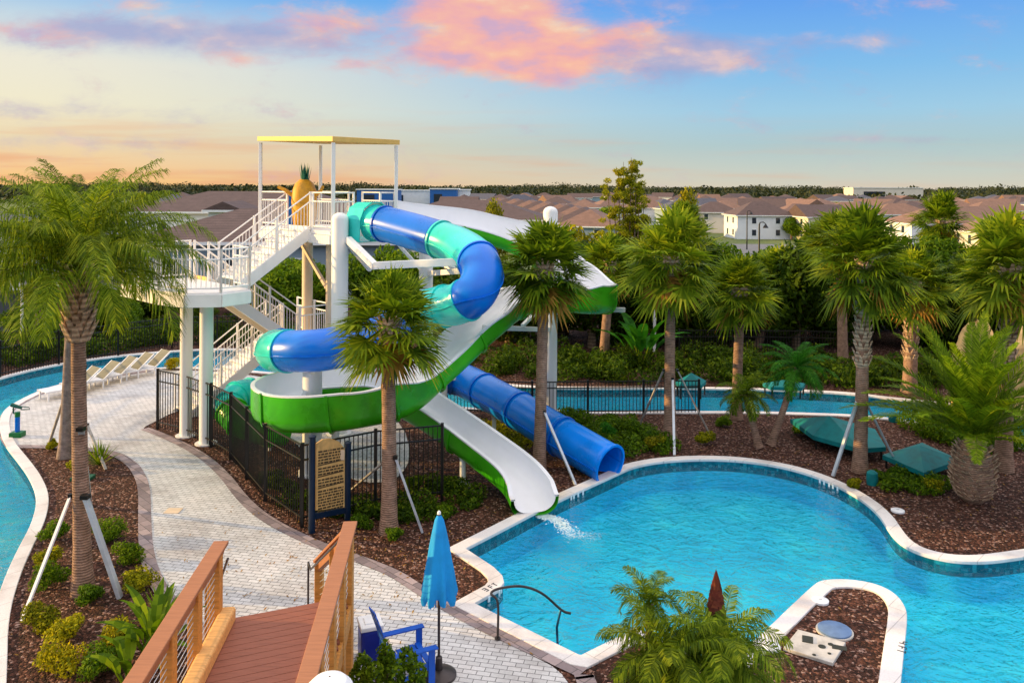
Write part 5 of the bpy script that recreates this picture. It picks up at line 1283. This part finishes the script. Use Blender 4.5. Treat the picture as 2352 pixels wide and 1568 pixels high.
# teal covers
def teal_cover(pts_px, apex_px, zc, label, seed=0):
    P = [G(x, y, zc) for x, y in pts_px]; c = sum(P, Vector()) / len(P); t = thing('teal_shade_cover', (c.x, c.y, 0), label, 'shade cover', 'low teal shade covers')
    ap = WD(apex_px[0], apex_px[1], c.y); n = len(P); m = MB(); m.add(P + [ap] + [p - Vector((0, 0, .12)) for p in P], [(i, (i + 1) % n, n) for i in range(n)] + [(i, n + 1 + i, n + 1 + (i + 1) % n, (i + 1) % n) for i in range(n)])
    m.build('canopy', 'tealcanvas', t)
    for p in P: q = p.lerp(c, .1); MB().tube([(q.x, q.y, 0), (q.x, q.y, zc - .02)], .03, 8).build('leg', 'black', t)
teal_cover([(2027, 1044), (2122, 1085), (2205, 1055), (2118, 1016)], (2112, 1022), .35, 'square teal pyramid cover between the scaly braced palm and the date palm')
teal_cover([(1815, 962), (1868, 1000), (1975, 1030), (2035, 1026), (2010, 985), (1900, 958)], (1905, 955), .4, 'long sagging teal cover beside the river, left of the square one')
teal_cover([(1552, 876), (1560, 884), (1612, 884), (1622, 874)], (1588, 856), .5, 'small teal cover across the river behind the tallest broad palm')
teal_cover([(1752, 880), (1770, 888), (1842, 890), (1850, 880)], (1800, 872), .4, 'teal cover across the river behind the slim leaning palm')
# water cannon
def cannon():
    g = G(40, 1003); t = loc_thing('water_cannon', g, 'green and blue play cannon on a post at the left end of the deck', 'water cannon')
    part(MB().box((0, 0, .08), (.36, .3, .16)), 'base', 'cannongreen', t, bevel=.03); part(MB().tube([(0, 0, .15), (0, 0, .62)], .07, 16), 'post', 'gel_blue', t, smooth=True)
    part(MB().tube([(0, 0, .6), (0, 0, .74)], .075, 16), 'collar', 'cannongreen', t, smooth=True)
    part(MB().tube([(-.18, 0, .95), (0, 0, .9), (.12, 0, .86)], [.06, .05, .04], 12), 'barrel', 'cannonteal', t, smooth=True)
    part(MB().tube([(.1, 0, .90), (.34, 0, .88), (.36, 0, .82), (.1, 0, .81)], .016, 8), 'grip', 'cannonteal', t, smooth=True)
    part(MB().tube([(-.02, 0, .68), (-.12, 0, .70), (-.13, 0, .85), (-.08, 0, .92)], .022, 8), 'yoke', 'cannonteal', t, smooth=True)
cannon()
# loungers
def lounger():
    t = loc_thing('sun_lounger', (0, 0, 0), '', 'sun lounger', 'white sun loungers on the deck')
    for s_ in (-1, 1):
        part(MB().beam((s_ * .32, -.95, .32), (s_ * .32, .35, .32), .05, .06), 'side_rail', 'lid', t, bevel=.01)
        part(MB().beam((s_ * .32, .3, .32), (s_ * .32, .95, .85), .05, .05), 'back_rail', 'lid', t, bevel=.01)
        for y in (-.85, .3): part(MB().box((s_ * .32, y, .16), (.05, .05, .32)), 'leg', 'lid', t)
    part(MB().box((0, -.3, .335), (.6, 1.28, .015)), 'seat_sling', 'lid', t); part(MB().beam((0, .32, .345), (0, .93, .86), .6, .012), 'back_sling', 'sling', t)
    return t
lp = lounger(); first = True
for i, (px, py, rz, lab) in enumerate([(330, 862, -.65, 'rightmost sun lounger by the river with olive backrest'), (290, 870, -.65, 'second sun lounger from the right by the river'), (250, 880, -.65, 'middle sun lounger of the row by the river'),
                                       (208, 893, -.65, 'sun lounger seen between the tall palm trunks and the middle one'), (160, 908, -.65, 'leftmost sun lounger, beside the water cannon end of the deck')]):
    g = G(px, py)
    if first: lp.location = g; lp.rotation_euler = (0, 0, rz); lp['label'] = lab; first = False
    else: copy_thing(lp, g, rz, 1.0, lab)

def litter():
    g = nrng(31); V = []; A_ = [(-8.5, 16, 6, 19), (-4.5, 4.5, 14, 24), (3, 13, 18, 27), (-6.5, -1, 9, 22)]
    for x0, x1, y0, y1 in A_:
        n = 520; xs = g.uniform(x0, x1, n); ys = g.uniform(y0, y1, n)
        for x, y in zip(xs, ys):
            p_ = (x, y); ins = False
            for poly in (pool_o, river_o):
                c_ = False
                for i in range(len(poly)):
                    a, b = poly[i], poly[i - 1]
                    if (a.y > y) != (b.y > y) and x < (b.x - a.x) * (y - a.y) / (b.y - a.y) + a.x: c_ = not c_
                ins = ins or c_
            if ins: continue
            q = g.uniform(0, 3.14); l = g.uniform(.015, .05); c, s_ = math.cos(q) * l, math.sin(q) * l
            V.append([(x - c, y - s_, .03), (x + s_ * .35, y - c * .35, .036), (x + c, y + s_, .045), (x - s_ * .35, y + c * .35, .036)])
    o = quads_obj('leaf_litter', np.array(V), 'leaf_dead'); tag(o, 'dry leaf litter scattered over the mulch and paving', 'leaf litter', None, 'stuff')
litter()
# depth markers on copings
def glyphs(o_px, along, txt, size, label, z=.04, vert=False):
    """block lettering laid in strokes; o_px start pixel, along = second pixel giving the writing direction"""
    a = G(*o_px); b = G(*along); d = (b - a).normalized(); u_ = Vector((-d.y, d.x, 0))
    t = thing('depth_marker', (a.x, a.y, z - .005), label, 'depth marker', 'depth marker tiles'); m = MB()
    S = {'3': [(0, 1, 1, 1), (1, 1, 1, 0), (0, .5, 1, .5), (0, 0, 1, 0)], 'F': [(0, 0, 0, 1), (0, 1, 1, 1), (0, .5, .8, .5)], 'T': [(.5, 0, .5, 1), (0, 1, 1, 1)], '4': [(0, 1, 0, .5), (0, .5, 1, .5), (1, 1, 1, 0)], 'I': [(.5, 0, .5, 1)], 'N': [(0, 0, 0, 1), (0, 1, 1, 0), (1, 0, 1, 1)], '6': [(0, 0, 0, 1), (0, 1, 1, 1), (0, 0, 1, 0), (0, .5, 1, .5), (1, 0, 1, .5)]}
    x = 0
    for ch in txt:
        if ch == ' ': x += size * .5; continue
        for (x0, y0, x1, y1) in S[ch]:
            p = a + d * (x + x0 * size * .6) + u_ * (y0 * size) + Vector((0, 0, z)); q = a + d * (x + x1 * size * .6) + u_ * (y1 * size) + Vector((0, 0, z)); m.beam(p, q, .018, .004)
        x += size * .95
    m.build('lettering', 'letter', t)
glyphs((1117, 1362), (1165, 1335), '3 FT', .11, 'black depth lettering on the coping of the near pool corner', .037)
glyphs((2066, 1475), (2060, 1500), '4 FT', .12, 'black depth lettering on the right coping of the peninsula', .037)
def wall_tiles(pxs, label, w_=.05):
    t = None
    for px, py in pxs:
        g = G(px, py, .0)
        if t is None: t = thing('depth_tile', (g.x, g.y, -.05), label, 'depth marker', 'white depth tiles on the waterline')
        # nearest point on the pool outline, set 4 mm proud of the tile band
        best = min(range(len(pool)), key=lambda i: (pool[i] - Vector((g.x, g.y))).length); a, b = pool[best], pool[(best + 1) % len(pool)]
        d = (b - a).normalized(); f_ = (Vector((g.x, g.y)) - a).dot(d); p = a + d * f_; nn = Vector((-d.y, d.x)) * (1 if area(pool) > 0 else -1)
        c = Vector((p.x, p.y, -.045)) + Vector((nn.x, nn.y, 0)) * .004; MB().box(c, (w_, .016, .1), math.atan2(d.y, d.x)).build('white_tile', 'marking', t)
wall_tiles([(1313, 1139), (1319, 1136), (1330, 1132), (1341, 1127)], 'row of white number tiles on the waterline between the two slide exits')
wall_tiles([(1884, 1100), (1893, 1104), (1904, 1109), (1914, 1113), (1924, 1118)], 'row of white number tiles on the waterline at the right far curve')
wall_tiles([(1128, 1372), (1157, 1357), (1166, 1352)], 'row of white number tiles on the waterline of the near pool corner')

# ------------------------------------------------------------------ lamp posts
def street_lamp(px, ty, d, lab, z0):
    p = WD(px, ty, d); t = loc_thing('street_lamp', (p.x, d, z0), lab, 'street lamp', 'street lamps'); H = p.z - z0
    part(MB().tube([(0, 0, 0), (0, 0, H - .3), (.1, 0, H - .05), (.45, 0, H), (.75, 0, H - .2)], [.12, .09, .07, .06, .05], 10), 'post', 'black', t, smooth=True)
    part(MB().lathe([(.32, -.5), (.3, -.4), (.1, -.1), (.05, 0)], (.75, 0, H - .2), 14), 'lamp_head', 'black', t, smooth=True)
street_lamp(1744, 510, 95, 'dark street lamp with hooked head in front of the white townhouse', -4); street_lamp(1716, 484, 150, 'smaller dark street lamp against the wall of the white townhouse', -4)
def white_pole(px, ty, by, lab, hook=True):
    b = G(px, by); p = WD(px, ty, b.y); t = loc_thing('light_pole', b, lab, 'light pole', 'slim white light poles')
    pts = [(0, 0, 0), (0, 0, p.z)] + ([(-.45, 0, p.z)] if hook else []); part(MB().tube(pts, .07, 10), 'post', 'white', t)
    if hook: part(MB().box((-.6, 0, p.z - .03), (.4, .18, .09)), 'lamp_head', 'white', t, bevel=.02)
    else: part(MB().box((.0, -.2, p.z), (.2, .4, .09)), 'lamp_head', 'white', t, bevel=.02)
white_pole(1503, 640, 812, 'slim white pole in front of the dark hedge, left of the tallest broad palm', False); white_pole(50, 665, 782, 'white light pole with angled head at the left edge behind the fence')

# ------------------------------------------------------------------ houses
def house(x, y, z0, w_, d_, hw, hr, rz, wall, roof, label, group, gable=False, win=2, floors=2, over=.45):
    t = loc_thing('house', (x, y, z0), label, 'house', group, rz)
    part(MB().box((0, 0, hw / 2), (w_, d_, hw)), 'wall', wall, t)
    o = over; a, b = w_ / 2 + o, d_ / 2 + o; m = MB()
    ins = 0 if gable else min(a, b)
    if w_ >= d_: r0, r1 = (-(a - ins), 0, hw + hr), ((a - ins), 0, hw + hr)
    else: r0, r1 = (0, -(b - ins), hw + hr), (0, (b - ins), hw + hr)
    base = [(-a, -b, hw - .02), (a, -b, hw - .02), (a, b, hw - .02), (-a, b, hw - .02)]
    if w_ >= d_: m.add(base + [r0, r1], [(0, 1, 5, 4), (1, 2, 5), (2, 3, 4, 5), (3, 0, 4), (3, 2, 1, 0)])
    else: m.add(base + [r0, r1], [(0, 1, 4), (1, 2, 5, 4), (2, 3, 5), (3, 0, 4, 5), (3, 2, 1, 0)])
    rf = part(m, 'roof', roof, t)
    m = MB()
    for p, q in ((0, 1), (1, 2), (2, 3), (3, 0)): m.beam(Vector(base[p]) + Vector((0, 0, -.1)), Vector(base[q]) + Vector((0, 0, -.1)), .12, .2)
    f = part(m, 'fascia', 'trim', rf) if False else None
    fo = m.build('fascia', 'trim', None); fo.parent = t
    for fl_ in range(floors):
        z = hw * (fl_ + .55) / floors
        for k in range(win):
            for fx, fy, dxx, dyy in ((0, -1, 1, 0), (-1, 0, 0, 1)):
                span = w_ if fx == 0 else d_; u_ = -span / 2 + span * (k + .7) / (win + .4)
                c = (dxx * u_ + fx * (w_ / 2 + .02), dyy * u_ + fy * (d_ / 2 + .02), z); sz = (.95, .06, 1.3) if fx == 0 else (.06, .95, 1.3)
                wd = part(MB().box(c, (sz[0] + .2, sz[1], sz[2] + .2) if fx == 0 else (sz[0], sz[1] + .2, sz[2] + .2)), 'window', 'trim', t)
                c2 = (c[0] + fx * .03, c[1] + fy * .03, c[2]); pn = MB().box(c2, sz).build('pane', 'glass', None); pn.parent = wd
    return t
near = 'houses close behind the river on the left'; far = 'houses of the far estate'
house(-15.8, 56, 0, 17, 11, 4.0, 1.9, R(4), 'wall_blue', 'roof_brown', 'blue-grey house with broad brown roof right behind the stair landing', near, win=4, floors=1)
house(-33, 50, 0, 15, 10, 4.6, 1.2, R(-6), 'wall_white', 'roof_grey', 'white house behind the tall feathery palms', near, win=3, floors=1)
house(-24.5, 46, 0, 6, 5, 2.7, 1.0, R(0), 'wall_cream', 'roof_grey', 'low grey roofed wing between the tall palms and the stair landing', near, win=1, floors=1)
house(-27.5, 43, 0, 8, 4.5, 2.5, .8, R(5), 'wall_dark', 'roof_grey', 'dark screened porch at the left edge behind the fence', near, win=1, floors=1)
house(-30, 96, -4, 26, 14, 8.6, 2.2, R(3), 'wall_white', 'roof_brown', 'white house with wide purple-brown roof left of the slide tower', far, win=4)
house(-28.4, 82, -4, 3.0, 6, 9.1, .8, R(3), 'wall_white', 'roof_brown', 'narrow white gabled bay standing before the wide purple-brown roof', far, True, win=1)
house(-12, 100, -4, 12, 12, 5.2, 3.0, R(-4), 'wall_cream', 'roof_brown', 'brown roofed house seen through the tower railings', far, win=2)
house(-8, 155, -4, 30, 20, 5.6, 3.4, R(-3), 'wall_cream', 'roof_brown', 'long brown hip roofed house right of the slide tower', far, win=3)
house(-48, 120, -4, 26, 14, 6, 3, R(0), 'wall_white', 'roof_brown', 'brown roofed house behind the crowns of the feathery palms', far, win=3)
k = 0
for i in range(13):   # receding terrace
    f_ = i / 12; px = 1360 - f_ * 210; d = 135 + f_ * 130; p = WD(px, 470, d)
    house(p.x, d, -4, 9, 14, 5.3, 2.6, R(-14), 'wall_white' if i % 3 else 'wall_blue', 'roof_brown' if i % 2 else 'roof_tan', '%s townhouse of the receding white row, counted from the nearest' % pos_word(i, 0), 'white townhouses in a receding row', win=2)
house(*WD(1742, 500, 186).xy, -4, 13, 10, 5.4, 3.0, R(2), 'wall_white', 'roof_brown', 'white two storey townhouse behind the hooked street lamp', far, win=2)
for i, (px, d, w_, wl, rf, lab) in enumerate([(1640, 210, 12, 'wall_cream', 'roof_brown', 'cream house left of the white townhouse'), (1560, 240, 12, 'wall_white', 'roof_tan', 'tan roofed house beyond the tallest broad palm'), (1830, 190, 12, 'wall_white', 'roof_tan', 'white house with tan roof right of the white townhouse'),
        (1880, 180, 10, 'wall_cream', 'roof_brown', 'cream gabled house behind the golden tree'), (1950, 220, 14, 'wall_cream', 'roof_tan', 'tan roofed house above the smooth orange palm trunk'), (2060, 200, 14, 'wall_white', 'roof_tan', 'tan roofed house left of the palm that stands apart'),
        (2140, 150, 13, 'wall_white', 'roof_tan', 'white house behind the trunk of the palm that stands apart'), (2240, 170, 16, 'wall_cream', 'roof_tan', 'tan roofed house right of the palm that stands apart'), (2330, 120, 14, 'wall_cream', 'roof_tan', 'nearest pink-lit tan roof at the right edge'),
        (2290, 240, 18, 'wall_cream', 'roof_tan', 'far tan roof near the right edge'), (1480, 250, 14, 'wall_white', 'roof_tan', 'small roof just right of the bamboo'), (1690, 290, 16, 'wall_white', 'roof_tan', 'farther pale house above the white townhouse roof')]):
    p = WD(px, 480, d); house(p.x, d, -4, w_, 10, 5.3, 2.6, R(-8 + 5 * (i % 4)), wl, rf, lab, far, gable=(i % 4 == 3), win=2)
for i in range(78):
    px = 1060 + i * 17.5 + rng.uniform(-12, 12); d = rng.uniform(225, 520); p = WD(px, 450, d)
    house(p.x, d, -4, rng.uniform(9, 14), rng.uniform(9, 13), 5.5, rng.uniform(2.2, 3.0), R(rng.uniform(-25, 25)), rng.choice(['wall_white', 'wall_white', 'wall_cream', 'wall_blue']), rng.choice(['roof_tan', 'roof_brown', 'roof_grey', 'roof_brown']), 'small distant house in the farthest rows of the estate', 'distant houses in the farthest rows', win=0, gable=(i % 3 == 0))
for i in range(10):
    px = 400 + i * 22 + rng.uniform(-6, 6); d = rng.uniform(180, 400); p = WD(px, 450, d)
    house(p.x, d, -4, rng.uniform(9, 14), 10, 5.5, 2.6, R(rng.uniform(-25, 25)), rng.choice(['wall_white', 'wall_cream']), rng.choice(['roof_brown', 'roof_grey']), 'small distant house in the farthest rows of the estate', 'distant houses in the farthest rows', win=0)
def industrial(px, d, w_, h, mat, lab):
    p = WD(px, 440, d); t = loc_thing('warehouse', (p.x, d, -4), lab, 'building', 'blue and white buildings near the horizon')
    part(MB().box((0, 0, h / 2), (w_, 20, h)), 'wall', mat, t); part(MB().box((0, 0, h + .2), (w_ + 1, 21, .5)), 'roof', 'trim', t); part(MB().box((-w_ * .2, -10.2, h * .5), (w_ * .3, .3, h * .5)), 'window', 'glass', t)
industrial(872, 420, 20, 9.5, 'blueclad', 'small dark blue building near the horizon behind the tower railings'); industrial(940, 450, 40, 9, 'wall_white', 'long pale building near the horizon right of the blue one'); industrial(1022, 430, 14, 10, 'blueclad', 'blue block beside the pale building near the horizon'); industrial(1045, 440, 16, 9.5, 'wall_white', 'small white block right of the blue block near the horizon')
industrial(2028, 700, 60, 12, 'wall_cream', 'pale building in front of the far woods on the right')
# road and parking behind the palms
struct(MB().prism([(50, 128), (140, 118), (180, 150), (60, 165)], -3.98, -3.95).build('road', 'asphalt'))
struct(MB().prism([WD(1640, 500, 100).xy, WD(1860, 500, 100).xy, WD(1900, 500, 165).xy, WD(1600, 500, 165).xy], -3.99, -3.96).build('road', 'asphalt'))
# mid distance trees
for i in range(30):
    px = 420 + i * 66 + rng.uniform(-20, 20); d = rng.uniform(170, 330); p = WD(px, 450, d)
    tree(p.x, d, -4, rng.uniform(5, 8), rng.uniform(4.5, 7), ['mid', 'dark', 'yellow'][i % 3], i, '%s tree among the distant roofs' % ('green' if i % 3 < 2 else 'golden'), 'green trees among the distant roofs' if i % 3 < 2 else 'golden trees among the distant roofs')
# far woods: a lumpy canopy sheet, too many to count
def woods():
    g = nrng(12); V = []; lob = []
    for (d0, d1, n, xr, h) in ((480, 700, 420, 1.0, 7), (700, 1200, 700, 1.0, 9), (1200, 2600, 900, 1.0, 13)):
        for i in range(n):
            d = g.uniform(d0, d1); x = g.uniform(-.75, .75) * d; hh = h * (g.uniform(.5, 1.25) + .25 * math.sin(x / d * 23 + d0)); s = g.uniform(5, 20) * d0 / 600
            if d < 720 and -0.05 < x / d < .2 and g.uniform() < .6: continue
            lob.append(((x, d, -4 + hh * .45), (s, s, hh * .6)))
    return quads_obj('far_woods', leaf_cloud(110000, lob, 1.9, 5, aspect=.6), 'leaf_far')
tag(woods(), 'dark band of woods along the horizon', 'woods', None, 'stuff')
# rocks at the right
def rock(px, py, d, sx, sy, sz, label, seed):
    p = WD(px, py, d); t = loc_thing('boulder', (p.x, d, 0), label, 'rock', 'sandy boulders at the right edge'); g = random.Random(seed)
    m = MB(); seg, rows = 14, 8
    for i in range(rows + 1):
        ph = math.pi / 2 * i / rows
        for k in range(seg):
            a = 2 * math.pi * k / seg; q = 1 + g.uniform(-.14, .14); m.v.append((sx * math.cos(a) * math.cos(ph) ** .6 * q, sy * math.sin(a) * math.cos(ph) ** .6 * q, p.z * (.0 if i == 0 else math.sin(ph) * (1 + g.uniform(-.05, .05)))))
    for i in range(rows):
        for k in range(seg): m.f.append((i * seg + k, i * seg + (k + 1) % seg, (i + 1) * seg + (k + 1) % seg, (i + 1) * seg + k))
    part(m, 'stone', 'rock', t)
rock(2245, 742, 27, .8, .8, 1, 'sandy boulder behind the date palm fronds, left one', 1); rock(2345, 755, 26.5, .9, .8, 1, 'sandy boulder at the right edge, right one', 2)
for (k_, o) in hedge_me.items(): bpy.data.objects.remove(o)
